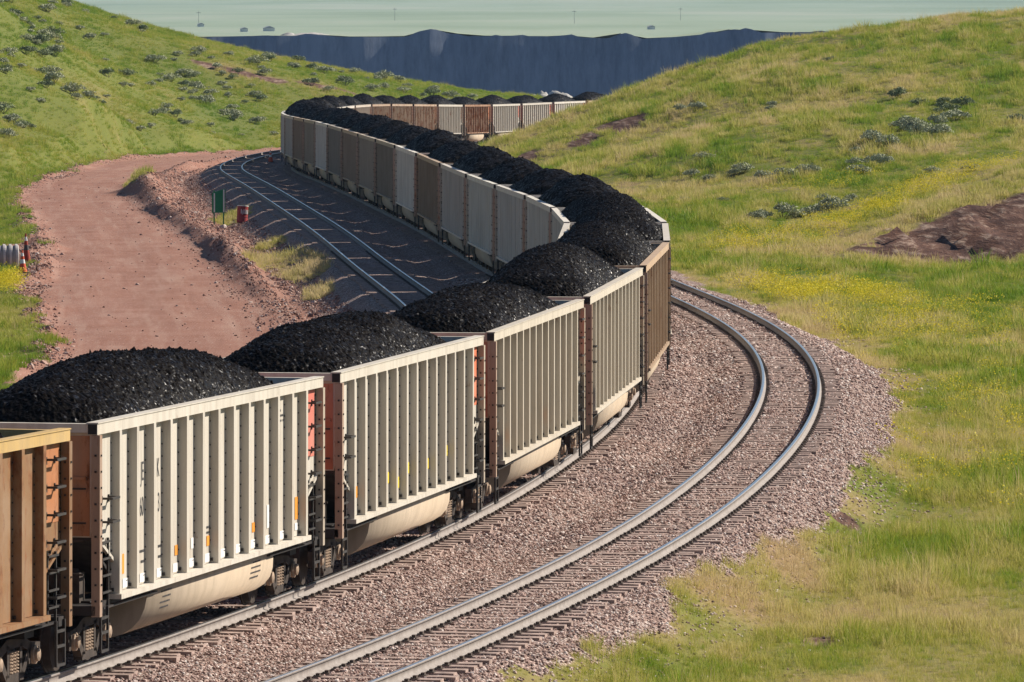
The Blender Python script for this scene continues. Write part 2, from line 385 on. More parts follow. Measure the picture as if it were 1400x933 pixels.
def plain_mat():
    t = NT('far_prairie'); f = t.noise(t.coord('World', (1, .35, 1)), .0035, 7, .62); g = t.noise(t.coord('World', (.35, 1.6, 1)), .0022, 5, .6)
    c = t.ramp(f, [(.3, (.205, .265, .17)), (.5, (.27, .33, .235)), (.7, (.34, .37, .29))])
    c = t.mix(t.rng(g, .56, .70, 0, .4), c, (.12, .17, .13))
    c = t.mix(t.rng(t.noise(t.coord('World', (.5, 2.6, 1)), .004, 4), .66, .72, 0, .5), c, (.45, .40, .33))
    return t.base(c, .95, 0, .1)
M = {}
M['paint'] = paint_mat(); M['terrain'] = terrain_mat(); M['coal'] = coal_mat(); M['stone'] = stone_mat()
M['steel'] = simple('polished_steel', (.52, .53, .55), .28, .9, .12, 3); M['rail'] = rail_side_mat()
M['dark'] = simple('dark_iron', (.035, .030, .028), .7, .1, .5, 5); M['iron'] = simple('grab_iron', (.05, .045, .042), .6, .2, .5, 5)
M['truck'] = simple('dusty_cast_steel', (.055, .042, .034), .85, 0, .55, 4); M['wheel'] = simple('wheel_steel', (.055, .042, .034), .75, .2, .5, 4)
M['spring'] = simple('spring_steel', (.34, .25, .18), .7, .1, .4, 9)
M['inside'] = simple('hopper_inside', (.16, .15, .15), .6, .2, .5, 3)
M['sleeper'] = simple('sleeper_wood', (.36, .265, .225), .95, 0, .55, 5); M['plate'] = simple('tie_plate', (.10, .075, .06), .8, .2, .4, 8)
M['orange'] = simple('orange_plate', (.75, .28, .03), .6, 0, .2, 8); M['white'] = simple('white_plate', (.78, .77, .74), .6, 0, .15, 8); M['yellow'] = simple('yellow_plate', (.8, .6, .05), .6, 0, .15, 8)
M['ink'] = simple('stencil_paint', (.06, .058, .06), .7, 0, .3, 8)
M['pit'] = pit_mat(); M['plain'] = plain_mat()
GREEN = [(0, (.14, .25, .018)), (.25, (.23, .32, .03)), (.5, (.40, .39, .07)), (.75, (.58, .50, .19)), (1, (.58, .46, .25))]
M['grass'] = grass_mat('grass_blades', GREEN)
M['flower'] = grass_mat('yellow_flowers', [(0, (.60, .52, .03)), (1, (.75, .62, .04))], .3, .4)
M['sage'] = simple('sagebrush_leaves', (.42, .44, .29), .8, 0, .25, 2.5, .1)
M['sage2'] = simple('dark_sagebrush_leaves', (.25, .29, .16), .8, 0, .4, 2.5, .1)
M['stem'] = simple('brush_stem', (.13, .10, .07), .9, 0, .3, 8)
# ------------------------------------------------------------------ ground
def blob(X, Y, L):
    r = 0
    for (bx, by, a, b, v) in L: r = r + v * np.exp(-(((X - bx) / a) ** 2 + ((Y - by) / b) ** 2))
    return r
DRYB = [(6.2, 127, 2.2, 7, .42), (6.5, 114.5, 1.6, 4, .30), (4.3, 124, 1.3, 8, .35), (6.6, 119, 2, 4, .3), (19.4, 284, 6, 10, .35), (10.1, 231, 1.6, 40, .25), (22, 304, 7, 14, .35),
        (22.5, 361, 7, 6, .35), (11.2, 185, 1.2, 40, .30), (9.5, 150, 1.2, 14, .22), (9.5, 415, 7, 30, .25), (20, 420, 18, 40, .08),
        (15.9, 343, 8, 9, -.35), (10.9, 337, 6, 8, -.2), (2.5, 106, 1.6, 5, -.45), (4.6, 108, 1.5, 4, -.4), (8.6, 128, 1.2, 7, -.35), (8.2, 106, 3, 5, -.30), (12.3, 178, 2, 12, -.2),
        (-30.3, 710, 4, 5, .5), (-22.2, 712, 4, 4, .5), (-27, 710, 3, 3, .5), (-32.8, 711, 3, 5, .5)]
def dryness(X, Y, s, lat):
    d = .40 + .50 * fbm(X * .16, Y * .05, 61, 4) + .55 * fbm(X * .9, Y * .25, 67, 2)
    left = (lat < 0)
    d = np.where(left, .29 + .42 * fbm(X * .10, Y * .03, 71, 4) + .2 * fbm(X * .8, Y * .2, 73, 2) + .40 * (lat > -12.5), d)
    return d + .42 * blob(X, Y, DRYB) + .28 * np.exp(-np.abs(lat - np.interp(s, BS, BR) - .5) / 1.2) * (lat > 0) + .12 * sst(370, 430, Y) * (lat > 12)
def grid(s_arr, l_arr):
    S2, L2 = np.meshgrid(s_arr, l_arr, indexing='ij'); X, Y, Z = track(S2, L2); return S2, L2, X, Y
s_arr = np.concatenate([np.arange(-170, -20, 3), np.arange(-20, 160, .5), np.arange(160, 460, 1.), np.arange(460, 882, 2.)])
l_arr = np.concatenate([-np.geomspace(200, 31, 40), np.arange(-30, -8.4, .4), np.arange(-8.4, 9.2, .22), np.arange(9.2, 17, .35), np.arange(17, 46, .75), np.geomspace(46, 220, 30)])
S2, L2, GX, GY = grid(s_arr, l_arr)
GZ, WB, WR, WD, _, _ = surface(GX, GY, S2, L2)
DR = dryness(GX, GY, S2, L2)
drop = sst(820, 880, S2); GZ = GZ * (1 - drop) - 17.5 * drop
NI, NJ = S2.shape
ii, jj = np.meshgrid(np.arange(NI - 1), np.arange(NJ - 1), indexing='ij')
quads = np.stack([ii * NJ + jj, ii * NJ + jj + 1, (ii + 1) * NJ + jj + 1, (ii + 1) * NJ + jj], -1).reshape(-1, 4)[:, ::-1]
def qavg(W): w = W.ravel(); return w[quads].mean(1)
cls = np.where(qavg(WB) > .5, 1, np.where(qavg(WR) > .5, 2, 0))
co = np.stack([GX, GY, GZ], -1).reshape(-1, 3)
def npmesh(name, co, q, attrs=(), smooth=True):
    me = bpy.data.meshes.new(name); me.vertices.add(len(co)); me.vertices.foreach_set('co', np.asarray(co, np.float32).ravel())
    k = q.shape[1]; me.loops.add(q.size); me.loops.foreach_set('vertex_index', q.astype(np.int32).ravel())
    me.polygons.add(len(q)); me.polygons.foreach_set('loop_start', np.arange(0, q.size, k, dtype=np.int32))
    if smooth: me.polygons.foreach_set('use_smooth', np.ones(len(q), bool))
    for n, a in attrs:
        at = me.attributes.new(n, 'FLOAT', 'POINT'); at.data.foreach_set('value', np.asarray(a, np.float32).ravel())
    me.update(calc_edges=True); return me
for nm, c, lab, cat in (('ground', 0, 'grassy ground and green hills rising either side of the tracks', 'ground'), ('ballast', 1, 'pinkish crushed stone ballast under the three curving tracks', 'ballast'), ('dirt_road', 2, 'wide reddish dirt road with faint tyre tracks left of the railway', 'road')):
    q = quads[cls == c]; u, inv = np.unique(q, return_inverse=True); inv = inv.reshape(q.shape)
    o = link(nm, npmesh(nm, co[u], inv, [('ballast', WB.ravel()[u]), ('road', WR.ravel()[u]), ('bare', WD.ravel()[u]), ('dry', DR.ravel()[u]), ('lat', L2.ravel()[u]), ('sta', S2.ravel()[u])]), M['terrain'])
    tag(o, lab, cat, kind='structure')
# pit floor and prairie beyond
def sheet(name, xs, ys, zf, mat, lab, cat):
    X, Y = np.meshgrid(xs, ys, indexing='ij'); Z = zf(X, Y); n, m = X.shape
    i, j = np.meshgrid(np.arange(n - 1), np.arange(m - 1), indexing='ij')
    q = np.stack([i * m + j, (i + 1) * m + j, (i + 1) * m + j + 1, i * m + j + 1], -1).reshape(-1, 4)
    return tag(link(name, npmesh(name, np.stack([X, Y, Z], -1).reshape(-1, 3), q), mat), lab, cat, kind='structure')
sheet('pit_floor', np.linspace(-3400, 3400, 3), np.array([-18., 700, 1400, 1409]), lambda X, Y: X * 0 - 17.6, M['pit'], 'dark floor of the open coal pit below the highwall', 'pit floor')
def rim(X): return -3.25 + .7 * fbm(X * .035, X * 0 + 3, 91, 4) + 2.4 * np.maximum(0, fbm(X * .16, X * 0, 93, 3) + .05) * sst(-.2, .2, fbm(X * .01, X * 0, 94, 2)) + .7 * sst(20, 60, X)
def wallY(X, t):
    sc = np.abs(((X + 9 * fbm(X * .02, X * 0, 95, 2)) / 17.) % 1 - .5) * 2
    return 1398 + 6 * t + (1 - sc ** 2) * 1.6 * t + 0.8 * fbm(X * .012, t * 0, 97, 2) + .5 * fbm(X * .15, t * 2, 98, 2)
def highwall():
    xs = np.arange(-420, 420.1, 1.2); ts = np.linspace(0, 1, 22)
    X, T = np.meshgrid(xs, ts, indexing='ij'); top = rim(X)
    Z = -17.8 + (top + 17.8) * T + .5 * fbm(X * .12, T * 6, 99, 3) * (T > .02) * (1 - T * .4)
    Y = wallY(X, T)
    n, m = X.shape; i, j = np.meshgrid(np.arange(n - 1), np.arange(m - 1), indexing='ij')
    q = np.stack([i * m + j, (i + 1) * m + j, (i + 1) * m + j + 1, i * m + j + 1], -1).reshape(-1, 4)
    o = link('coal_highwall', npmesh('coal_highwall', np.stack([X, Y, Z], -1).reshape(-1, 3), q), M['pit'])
    tag(o, 'long dark scalloped coal face of the open pit behind the hills', 'pit wall', kind='structure')
highwall()
def prairie(X, Y):
    t = sst(1412, 2100, Y)
    hills = 20 * sst(5600, 8200, Y) * (.65 + .9 * fbm(X * .0011, Y * .0006, 103, 3))
    return rim(X) * (1 - t) - 17.2 * t + np.minimum(hills, 26) + fbm(X * .004, Y * .002, 105, 3) * 1.5 * sst(2400, 3000, Y)
sheet('prairie', np.concatenate([np.arange(-3400, -420, 120), np.arange(-420, 421, 6), np.arange(480, 3401, 120)]), np.concatenate([np.array([1411., 1440, 1500, 1600, 1750, 1900, 2100]), np.arange(2200, 8950, 75)]), prairie, M['plain'], 'pale green plain stretching away beyond the pit', 'plain')
# haze
hz = MB().box(-3600, 3600, -30, 9100, -40, 15.5).build('haze', [])
hm = bpy.data.materials.new('haze_air'); hm.use_nodes = True; hn = hm.node_tree
hn.nodes.remove(hn.nodes['Principled BSDF']); pv = hn.nodes.new('ShaderNodeVolumePrincipled')
pv.inputs['Color'].default_value = (.42, .68, 1.0, 1); pv.inputs['Density'].default_value = 0.00004; pv.inputs['Anisotropy'].default_value = 0.0
hn.links.new(pv.outputs[0], hn.nodes['Material Output'].inputs['Volume'])
hz.data.materials.append(hm); tag(hz, 'thin blue haze hanging over the pit and the plain', 'haze', kind='stuff')
# ------------------------------------------------------------------ railway tracks
def rail_mesh(lat0, s0, s1):
    ss = np.arange(s0, s1 + .1, 1.0)
    prof = [(-.075, -.172), (.075, -.172), (.075, -.160), (.012, -.135), (.012, -.045), (.037, -.035), (.037, -.004), (.030, 0), (-.030, 0), (-.037, -.004), (-.037, -.035), (-.012, -.045), (-.012, -.135), (-.075, -.160)]
    n = len(prof); V = []
    for p, q in prof:
        x, y, z = track(ss, lat0 + p, q); V.append(np.stack([x, y, z], -1))
    V = np.stack(V, 1).reshape(-1, 3); Q = []; mi = []
    for i in range(len(ss) - 1):
        for k in range(n):
            Q.append((i * n + k, i * n + (k + 1) % n, (i + 1) * n + (k + 1) % n, (i + 1) * n + k)); mi.append(1 if k in (6, 7, 8) else 0)
    me = npmesh('rail', V, np.array(Q), smooth=False); me.polygons.foreach_set('material_index', np.array(mi, np.int32)); return me
def sleeper_geo(mb, s, latc, detail):
    x, y, z = track(s, latc); h = float(np.interp(s, S_, PH)) + random.uniform(-.02, .02)
    L = 1.3 + random.uniform(-.06, .08); w = .115; zt = float(z) - .182; zz = zt + random.uniform(-.012, .004)
    off = random.uniform(-.05, .05)
    def P(l, a, c): return (float(x) + l * math.cos(h) + a * math.sin(h), float(y) - l * math.sin(h) + a * math.cos(h), c)
    def bx(l0, l1, a0, a1, c0, c1, m):
        mb.add([P(l, a, c) for l in (l0, l1) for a in (a0, a1) for c in (c0, c1)], [(0, 1, 3, 2), (4, 6, 7, 5), (0, 4, 5, 1), (2, 3, 7, 6), (0, 2, 6, 4), (1, 5, 7, 3)], m)
    bx(off - L, off + L, -w, w, zt - .16, zz, 0)
    if detail:
        for r in (-.752, .752):
            bx(r - .19, r + .19, -.10, .10, zz - .005, zz + .014, 1)
            for q in (-.13, .13): bx(r + q - .03, r + q + .03, -.05, .05, zz + .010, zz + .05, 1)
def railway_track(latc, s0, s1, near0, lab, vis):
    t = empty('railway_track', track(max(s0, 0), latc)); tag(t, lab, 'railway track', 'tracks through the cut')
    inv = Matrix.Translation(-t.location)
    for r in (-.752, .752):
        o = link('rail', rail_mesh(latc + r, s0, s1), [M['rail'], M['steel']], t); o.matrix_parent_inverse = inv
    allm = MB(); s = s0 + .3; k = 0
    while s < s1:
        if near0 <= s and k < 98:
            b = MB(); sleeper_geo(b, s, latc, True); o = b.build('sleeper', [M['sleeper'], M['plate']], t); o.matrix_parent_inverse = inv; k += 1
        else: sleeper_geo(allm, s, latc, vis and s < 160)
        s += .56 + random.uniform(-.02, .02)
    o = allm.build('sleeper_run', [M['sleeper'], M['plate']], t); o.matrix_parent_inverse = inv; o['kind'] = 'stuff'
railway_track(LAT_R, -40, 330, 4, 'empty track with two bright polished rails curving along the grass verge', True)
railway_track(0.0, -40, 650, 2, 'middle track carrying the long coal train, its near rail dusty', True)
railway_track(LAT_L, -40, 470, 128, 'empty track in the train shadow beside the dirt road', True)
# ------------------------------------------------------------------ scattered stuff
SRC = bpy.data.collections.new('scatter_sources')
def scatter(name, lab, cat, pts, scl, rz, tone, idx, sources, tiltmax=.15):
    c = bpy.data.collections.new(name + '_sources')
    for i, (me, mat) in enumerate(sources):
        me.materials.append(mat); o = bpy.data.objects.new('%s_source_%02d' % (name, i), me); c.objects.link(o)
    n = len(pts); me = bpy.data.meshes.new(name); me.vertices.add(n); me.vertices.foreach_set('co', np.asarray(pts, np.float32).ravel())
    for nm, a in (('scl', scl), ('rz', rz), ('tone', tone), ('tx', np.random.default_rng(3).uniform(-tiltmax, tiltmax, n))):
        at = me.attributes.new(nm, 'FLOAT', 'POINT'); at.data.foreach_set('value', np.asarray(a, np.float32))
    at = me.attributes.new('idx', 'INT', 'POINT'); at.data.foreach_set('value', np.asarray(idx, np.int32))
    o = bpy.data.objects.new(name, me); COL.objects.link(o)
    ng = bpy.data.node_groups.new(name + '_nodes', 'GeometryNodeTree')
    ng.interface.new_socket('Geometry', in_out='INPUT', socket_type='NodeSocketGeometry'); ng.interface.new_socket('Geometry', in_out='OUTPUT', socket_type='NodeSocketGeometry')
    N = ng.nodes; gi = N.new('NodeGroupInput'); go = N.new('NodeGroupOutput'); ip = N.new('GeometryNodeInstanceOnPoints'); ci = N.new('GeometryNodeCollectionInfo')
    ci.inputs['Collection'].default_value = c; ci.inputs['Separate Children'].default_value = True; ci.inputs['Reset Children'].default_value = True
    def na(nm, ty='FLOAT'):
        x = N.new('GeometryNodeInputNamedAttribute'); x.data_type = ty; x.inputs['Name'].default_value = nm; return x.outputs['Attribute']
    cb = N.new('ShaderNodeCombineXYZ'); L = ng.links
    L.new(na('tx'), cb.inputs[0]); L.new(na('rz'), cb.inputs[2])
    L.new(gi.outputs[0], ip.inputs['Points']); L.new(ci.outputs[0], ip.inputs['Instance']); ip.inputs['Pick Instance'].default_value = True
    L.new(na('idx', 'INT'), ip.inputs['Instance Index']); L.new(cb.outputs[0], ip.inputs['Rotation']); L.new(na('scl'), ip.inputs['Scale'])
    L.new(ip.outputs[0], go.inputs[0])
    md = o.modifiers.new('scatter', 'NODES'); md.node_group = ng
    return tag(o, lab, cat, kind='stuff')
RG = np.random.default_rng(11)
def tuft(n, spread, h0, h1, lean, width, seed):
    r = np.random.default_rng(seed); V = []; F = []; T = []
    for k in range(n):
        a, d = r.uniform(0, 6.283), spread * math.sqrt(r.uniform(0, 1)); bx, by = d * math.cos(a), d * math.sin(a)
        h = r.uniform(h0, h1); la = a + r.normal(0, .9); le = h * lean * r.uniform(.3, 1.3); w = width * r.uniform(.7, 1.3)
        wa = r.uniform(0, 6.283); wx, wy = math.cos(wa) * w, math.sin(wa) * w; ex, ey = math.cos(la) * le, math.sin(la) * le
        b = len(V)
        V += [(bx - wx, by - wy, -.03), (bx + wx, by + wy, -.03), (bx + ex * .35 + wx * .8, by + ey * .35 + wy * .8, h * .6), (bx + ex * .35 - wx * .8, by + ey * .35 - wy * .8, h * .6), (bx + ex, by + ey, h)]
        F += [(b, b + 1, b + 2, b + 3), (b + 3, b + 2, b + 4)]; T += [0, 0, .6, .6, 1]
    me = bpy.data.meshes.new('tuft'); me.from_pydata(V, [], F); at = me.attributes.new('tip', 'FLOAT', 'POINT'); at.data.foreach_set('value', np.array(T, np.float32)); return me
def sample(Y0, Y1, dens):
    w1 = .0808 * Y1 * 1.18 + 5.0; n = int(2 * w1 * (Y1 - Y0) * dens)
    X = RG.uniform(-w1, w1, n); Y = RG.uniform(Y0, Y1, n); k = np.abs(X) < .0808 * Y * 1.18 + 5.0; return X[k], Y[k]
GP = []
for Y0, Y1, dens, big in ((86, 125, 30, 0), (125, 175, 22, 0), (175, 250, 13, 1), (250, 360, 6.5, 1), (360, 480, 4.5, 2), (480, 860, 3.0, 2)):
    X, Y = sample(Y0, Y1, dens); Z, b, r, d, lat, s = surface(X, Y)
    g = 1 - b - r - d * 1.1 + .25 * fbm(X * 1.3, Y * .6, 131, 2)
    # a clear verge: no plants on rails, sleepers or the hidden back of the hills
    k = (g > RG.uniform(.35, .75, len(X))) & (Z > -14)
    X, Y, Z, lat, s = X[k], Y[k], Z[k], lat[k], s[k]
    dry = dryness(X, Y, s, lat)
    n = len(X); clump = .82 + 1.1 * fbm(X * .5, Y * .22, 141, 3)
    scl = np.clip(clump, .35, 1.6) * .84 * RG.uniform(.7, 1.25, n) * (1.0 if big < 2 else 1.15) * np.where(lat < 0, .8, 1)
    scl = scl * np.where((lat > 0) & (lat < np.interp(s, BS, BR) + 1.5), .62, 1)
    GP.append((np.stack([X, Y, Z], -1), scl, RG.uniform(0, 6.283, n), dry + RG.normal(0, .06, n), RG.integers(0, 4, n) + (0 if big == 0 else 4)))
cat = lambda i: np.concatenate([g[i] for g in GP])
gsrc0 = [(tuft(26, .20, .14, .42, .55, .006, 1), M['grass']), (tuft(34, .26, .10, .34, .8, .006, 2), M['grass']), (tuft(18, .15, .22, .62, .4, .005, 3), M['grass']), (tuft(40, .34, .08, .25, .9, .006, 4), M['grass']),
        (tuft(34, .36, .14, .44, .55, .010, 5), M['grass']), (tuft(40, .48, .10, .34, .7, .011, 6), M['grass']), (tuft(26, .26, .20, .62, .4, .009, 7), M['grass']), (tuft(44, .55, .08, .28, .8, .012, 8), M['grass'])]
gsrc = gsrc0 + [(tuft(9, .16, .45, .95, .25, .004, 21), M['grass']), (tuft(14, .30, .40, .85, .3, .005, 22), M['grass'])]
gi = cat(4); gt = cat(3); w_ = RG.uniform(0, 1, len(gi)) < .025; gi = np.where(w_, RG.integers(8, 10, len(gi)), gi); gt = np.where(w_, gt + .35, gt)
print('grass', len(gi))
scatter('grass', 'yellow green grass covering the verge, meadow and hills', 'grass', cat(0), cat(1), cat(2), gt, gi, gsrc)
# yellow flowering clover
def flower_me(seed, n, sp, h0, h1):
    r = np.random.default_rng(seed); V = []; F = []
    for k in range(n):
        a, d = r.uniform(0, 6.283), sp * math.sqrt(r.uniform(0, 1)); x, y, z = d * math.cos(a), d * math.sin(a), r.uniform(h0, h1); b = len(V); e = r.uniform(.012, .028)
        p, q = r.normal(0, 1, 3), r.normal(0, 1, 3); p = p / np.linalg.norm(p) * e; q = q / np.linalg.norm(q) * e; c = np.array([x, y, z])
        V += [tuple(c - p), tuple(c + q), tuple(c + p), tuple(c - q)]; F.append((b, b + 1, b + 2, b + 3))
    me = bpy.data.meshes.new('blossom'); me.from_pydata(V, [], F); at = me.attributes.new('tip', 'FLOAT', 'POINT'); at.data.foreach_set('value', np.full(len(V), .5, np.float32)); return me
FP = []
for (fx, fy, a, b, n) in ((15.6, 308, 1.5, 5, 70), (18.4, 318, 1.6, 6, 110), (21, 326, 1.8, 6, 110), (24.1, 333, 2.5, 6, 90), (16.7, 344, 3, 5, 50), (12.6, 300, 2.6, 12, 90), (11.5, 249, 1.4, 7, 150), (13.7, 247, 1.4, 6, 110), (10.2, 253, .9, 7, 60), (10.3, 296, 1.2, 9, 60), (21.2, 282, 2.5, 4, 60), (14.6, 231, 3, 12, 110), (13, 215, 3, 14, 70), (12.5, 175, 3, 16, 50), (-20.3, 256.7, .55, 5, 130), (-21.5, 255, .9, 4, 60), (10.5, 150, 2, 12, 20)):
    FP.append(np.stack([RG.normal(fx, a * .6, n), RG.normal(fy, b * .6, n)], -1))
FP = np.concatenate(FP); FP = FP[RG.uniform(0, 1, len(FP)) < np.where(FP[:, 0] < 0, 1.0, .75)]; Z, b, r, d, lat, s = surface(FP[:, 0], FP[:, 1]); k = (b < .5) & (r < .5) & (d < .6)
FP = np.concatenate([FP, Z[:, None]], 1)[k]; n = len(FP)
scatter('yellow_flowers', 'clumps of small yellow wildflowers blooming in the meadow grass', 'wildflowers', FP, RG.uniform(.7, 1.3, n), RG.uniform(0, 6.28, n), RG.uniform(0, 1, n), RG.integers(0, 3, n),
        [(flower_me(1, 60, .42, .28, .62), M['flower']), (flower_me(2, 45, .35, .25, .55), M['flower']), (flower_me(3, 75, .5, .3, .7), M['flower'])])
# loose stones on the ballast near the camera
def stone_me(seed):
    import bmesh
    r = random.Random(seed); bm = bmesh.new(); bmesh.ops.create_icosphere(bm, subdivisions=1, radius=1)
    ax = (r.uniform(.8, 1.2), r.uniform(.6, 1.0), r.uniform(.5, .85))
    for v in bm.verts:
        j = r.uniform(.72, 1.18); v.co = Vector((v.co.x * ax[0] * j, v.co.y * ax[1] * j, v.co.z * ax[2] * j))
    me = bpy.data.meshes.new('stone'); bm.to_mesh(me); bm.free(); return me
RP = []
for Y0, Y1, dens, sz in ((84, 125, 120, .030), (125, 170, 75, .037), (170, 250, 30, .05)):
    X, Y = sample(Y0, Y1, dens); s, lat = to_sl(X, Y); k = (lat > -2.6) & (lat < 10); X, Y = X[k], Y[k]
    Z, b, r, d, lat, s = surface(X, Y)
    edge = np.exp(-np.maximum(0, lat - np.interp(s, BS, BR)) / .9)
    k = (b > .5) | ((lat > 0) & (RG.uniform(0, 1, len(X)) < edge * .45))
    for c in (0, LAT_R):
        dl = np.abs(np.abs(lat - c) - .752); k &= dl > .10
        k &= ~((np.abs(lat - c) < 1.28) & (RG.uniform(0, 1, len(X)) < .2))
    X, Y, Z = X[k], Y[k], Z[k]; n = len(X)
    RP.append((np.stack([X, Y, Z + .012], -1), sz * RG.uniform(.55, 1.35, n)))
P_ = np.concatenate([a for a, b in RP]); n = len(P_); print('stones', n)
scatter('ballast_stones', 'loose pinkish grey crushed stones lying over the ballast', 'stones', P_, np.concatenate([b for a, b in RP]), RG.uniform(0, 6.28, n), np.zeros(n), RG.integers(0, 6, n), [(stone_me(i), M['stone']) for i in range(6)], .9)

# coarse gravel along the road edges and the windrow
X, Y = [], []
for Y0, Y1, dens in ((195, 300, 40), (300, 480, 22), (480, 650, 9)):
    x, y = sample(Y0, Y1, dens); X.append(x); Y.append(y)
X = np.concatenate(X); Y = np.concatenate(Y); s, lat = to_sl(X, Y); rl = np.interp(s, RS, RL); rr_ = np.interp(s, RS, RR)
pr_ = np.exp(-((lat - rr_ - .9) / 1.2) ** 2) * .5 + np.exp(-((lat - rl + .1) / .7) ** 2) * .9 + .004 * ((lat > rl) & (lat < rr_)) + .6 * ((lat < -7.2) & (lat > rr_ + 1.5))
k = (lat < -7.0) & (RG.uniform(0, 1, len(X)) < pr_); X, Y = X[k], Y[k]; Z, b, r, d, lat, s = surface(X, Y); n = len(X); print('gravel', n)
def road_stone():
    t = NT('road_stone'); r = t.n('ObjectInfo').outputs['Random']
    return t.base(t.ramp(r, [(0, (.13, .065, .05)), (.4, (.26, .145, .115)), (.8, (.40, .27, .225)), (1, (.55, .46, .41))]), .9, 0, .15)
M['road_stone'] = road_stone()
scatter('road_gravel', 'reddish gravel and clods heaped along the dirt road edges', 'gravel', np.stack([X, Y, Z + .01], -1), np.exp(RG.normal(-3.15, .42, n)), RG.uniform(0, 6.28, n), np.zeros(n), RG.integers(0, 4, n), [(stone_me(30 + i), M['road_stone']) for i in range(4)], .9)
# ------------------------------------------------------------------ coal train
HL, RIBS = 7.40, np.linspace(-6.12, 6.12, 13)
def hopper_body(detail):
    """mats: 0 paint, 1 inside, 2 dark: bolts and shade-dark slope sheets"""
    b = MB()
    for sg in (-1, 1):
        def Y(a, c): return (a * sg, c * sg) if sg > 0 else (c * sg, a * sg)
        b.box(-6.1, 6.1, *Y(1.39, 1.42), 1.14, 3.59)
        b.box(-6.1, 6.1, *Y(1.385, 1.398), 1.3, 3.59, 1)
        for e in (-1, 1):      # end bay with its sloping lower edge
            b.prism([(e * 6.1, 1.62), (e * 6.1, 3.59), (e * 7.31, 3.59), (e * 7.31, 2.12)], 'y', *Y(1.40, 1.43))
            b.bar((e * 6.1, sg * 1.45, 1.60), (e * 7.31, sg * 1.45, 2.10), .05, 0)
        for x in RIBS:
            w0, w1 = .080, .066
            b.prism([(x - w0, sg * 1.415), (x - w1, sg * 1.555), (x + w1, sg * 1.555), (x + w0, sg * 1.415)], 'z', 1.135, 3.585)
            if detail:
                for z in np.arange(1.3, 3.5, .19):
                    b.box(x - w0 - .040, x - w0 - .018, *Y(1.418, 1.436), z, z + .022, 2)
                for q in (-.10, .10): b.box(x + q - .02, x + q + .02, *Y(1.43, 1.47), 1.17, 1.22, 2)
        if detail:
            for e in (-1, 1):
                for z in np.arange(2.25, 3.55, .17): b.box(e * 7.2 - .015, e * 7.2 + .015, *Y(1.428, 1.452), z, z + .03, 2)
                for x in np.arange(6.25, 7.0, .16): b.box(e * x - .015, e * x + .015, *Y(1.428, 1.452), 1.70 + (x - 6.1) * .45, 1.73 + (x - 6.1) * .45, 2)
    for e in (-1, 1):
        x0, x1 = sorted((e * 7.23, e * 7.26)); b.box(x0, x1, -1.40, 1.40, 2.05, 3.60)
        x0, x1 = sorted((e * 7.205, e * 7.225)); b.box(x0, x1, -1.385, 1.385, 2.1, 3.60, 1)
        b.prism([(e * 7.25, 2.0), (e * 7.25, 2.06), (e * 5.6, 1.16), (e * 5.6, 1.10)], 'y', -1.39, 1.39, 2)  # slope sheet coloured dark to stand for the shadow under the end
    b.box(-5.6, 5.6, -1.38, 1.38, 1.10, 1.14, 1)
    return b.mesh('hopper_body')
def top_chord():
    b = MB()
    for sg in (-1, 1):
        a, c = sorted((sg * 1.385, sg * 1.535)); b.box(-HL, HL, a, c, 3.582, 3.745)
        a, c = sorted((sg * 1.365, sg * 1.55)); b.box(-HL - .004, HL + .004, a, c, 3.747, 3.765)
        for e in (-1, 1):
            x0, x1 = sorted((e * (HL + .002), e * (HL + .006))); a, c = sorted((sg * 1.39, sg * 1.53)); b.box(x0, x1, a, c, 3.59, 3.74, 1)
    for e in (-1, 1):
        x0, x1 = sorted((e * 7.20, e * 7.35)); b.box(x0, x1, -1.394, 1.394, 3.61, 3.742)
    return b.mesh('top_chord')
def side_sill(sg):
    b = MB(); a, c = sorted((sg * 1.39, sg * 1.60)); b.box(-6.25, 6.25, a, c, 1.055, 1.132)
    a, c = sorted((sg * 1.30, sg * 1.39)); b.box(-6.9, 6.9, a, c, .93, 1.05, 1)
    a, c = sorted((sg * 1.44, sg * 1.50)); b.box(-6.9, -3.7, a, c, .955, .985, 1); b.box(3.7, 6.9, a, c, .955, .985, 1)
    return b.mesh('side_sill')
def belly_tub():
    half = [(1.44, 1.05), (1.44, .90), (1.42, .74), (1.36, .58), (1.25, .45), (1.09, .35), (.88, .285), (.6, .25), (.3, .24)]
    poly = half + [(-y, z) for y, z in reversed(half)]; n = len(poly); vs = []
    for x, k in ((-4.10, 1), (4.10, 1)):
        for y, z in poly: vs.append((x + math.copysign((1.05 - z) * -.34, x), y, z))
    b = MB(); b.add(vs, [tuple(range(n - 1, -1, -1)), tuple(range(n, 2 * n))] + [(i, (i + 1) % n, (i + 1) % n + n, i + n) for i in range(n)])
    me = b.mesh('belly_tub')
    for p in me.polygons: p.use_smooth = len(p.vertices) == 4 and p.area > .3
    return me
def underframe():
    b = MB(); b.box(-7.3, 7.3, -.3, .3, .72, 1.04)
    for e in (-1, 1):
        x0, x1 = sorted((e * 6.95, e * 7.39)); b.box(x0, x1, -1.5, 1.5, .90, 1.04)
        x0, x1 = sorted((e * 5.95, e * 6.4)); b.box(x0, x1, -1.3, 1.3, .80, 1.02)
        x0, x1 = sorted((e * 4.2, e * 6.9)); b.box(x0, x1, -1.29, -.9, 1.045, 1.075); b.box(x0, x1, .9, 1.29, 1.045, 1.075)
    return b.mesh('underframe')
def end_post(): 
    b = MB(); b.box(-.07, .07, -.065, .065, .88, 3.575)
    for z in np.arange(1.1, 3.5, .24):
        b.box(-.085, -.07, -.015, .015, z, z + .03, 1); b.box(.07, .085, -.015, .015, z, z + .03, 1); b.box(-.015, .015, .065, .08, z, z + .03, 1); b.box(-.015, .015, -.08, -.065, z, z + .03, 1)
    return b.mesh('end_post')
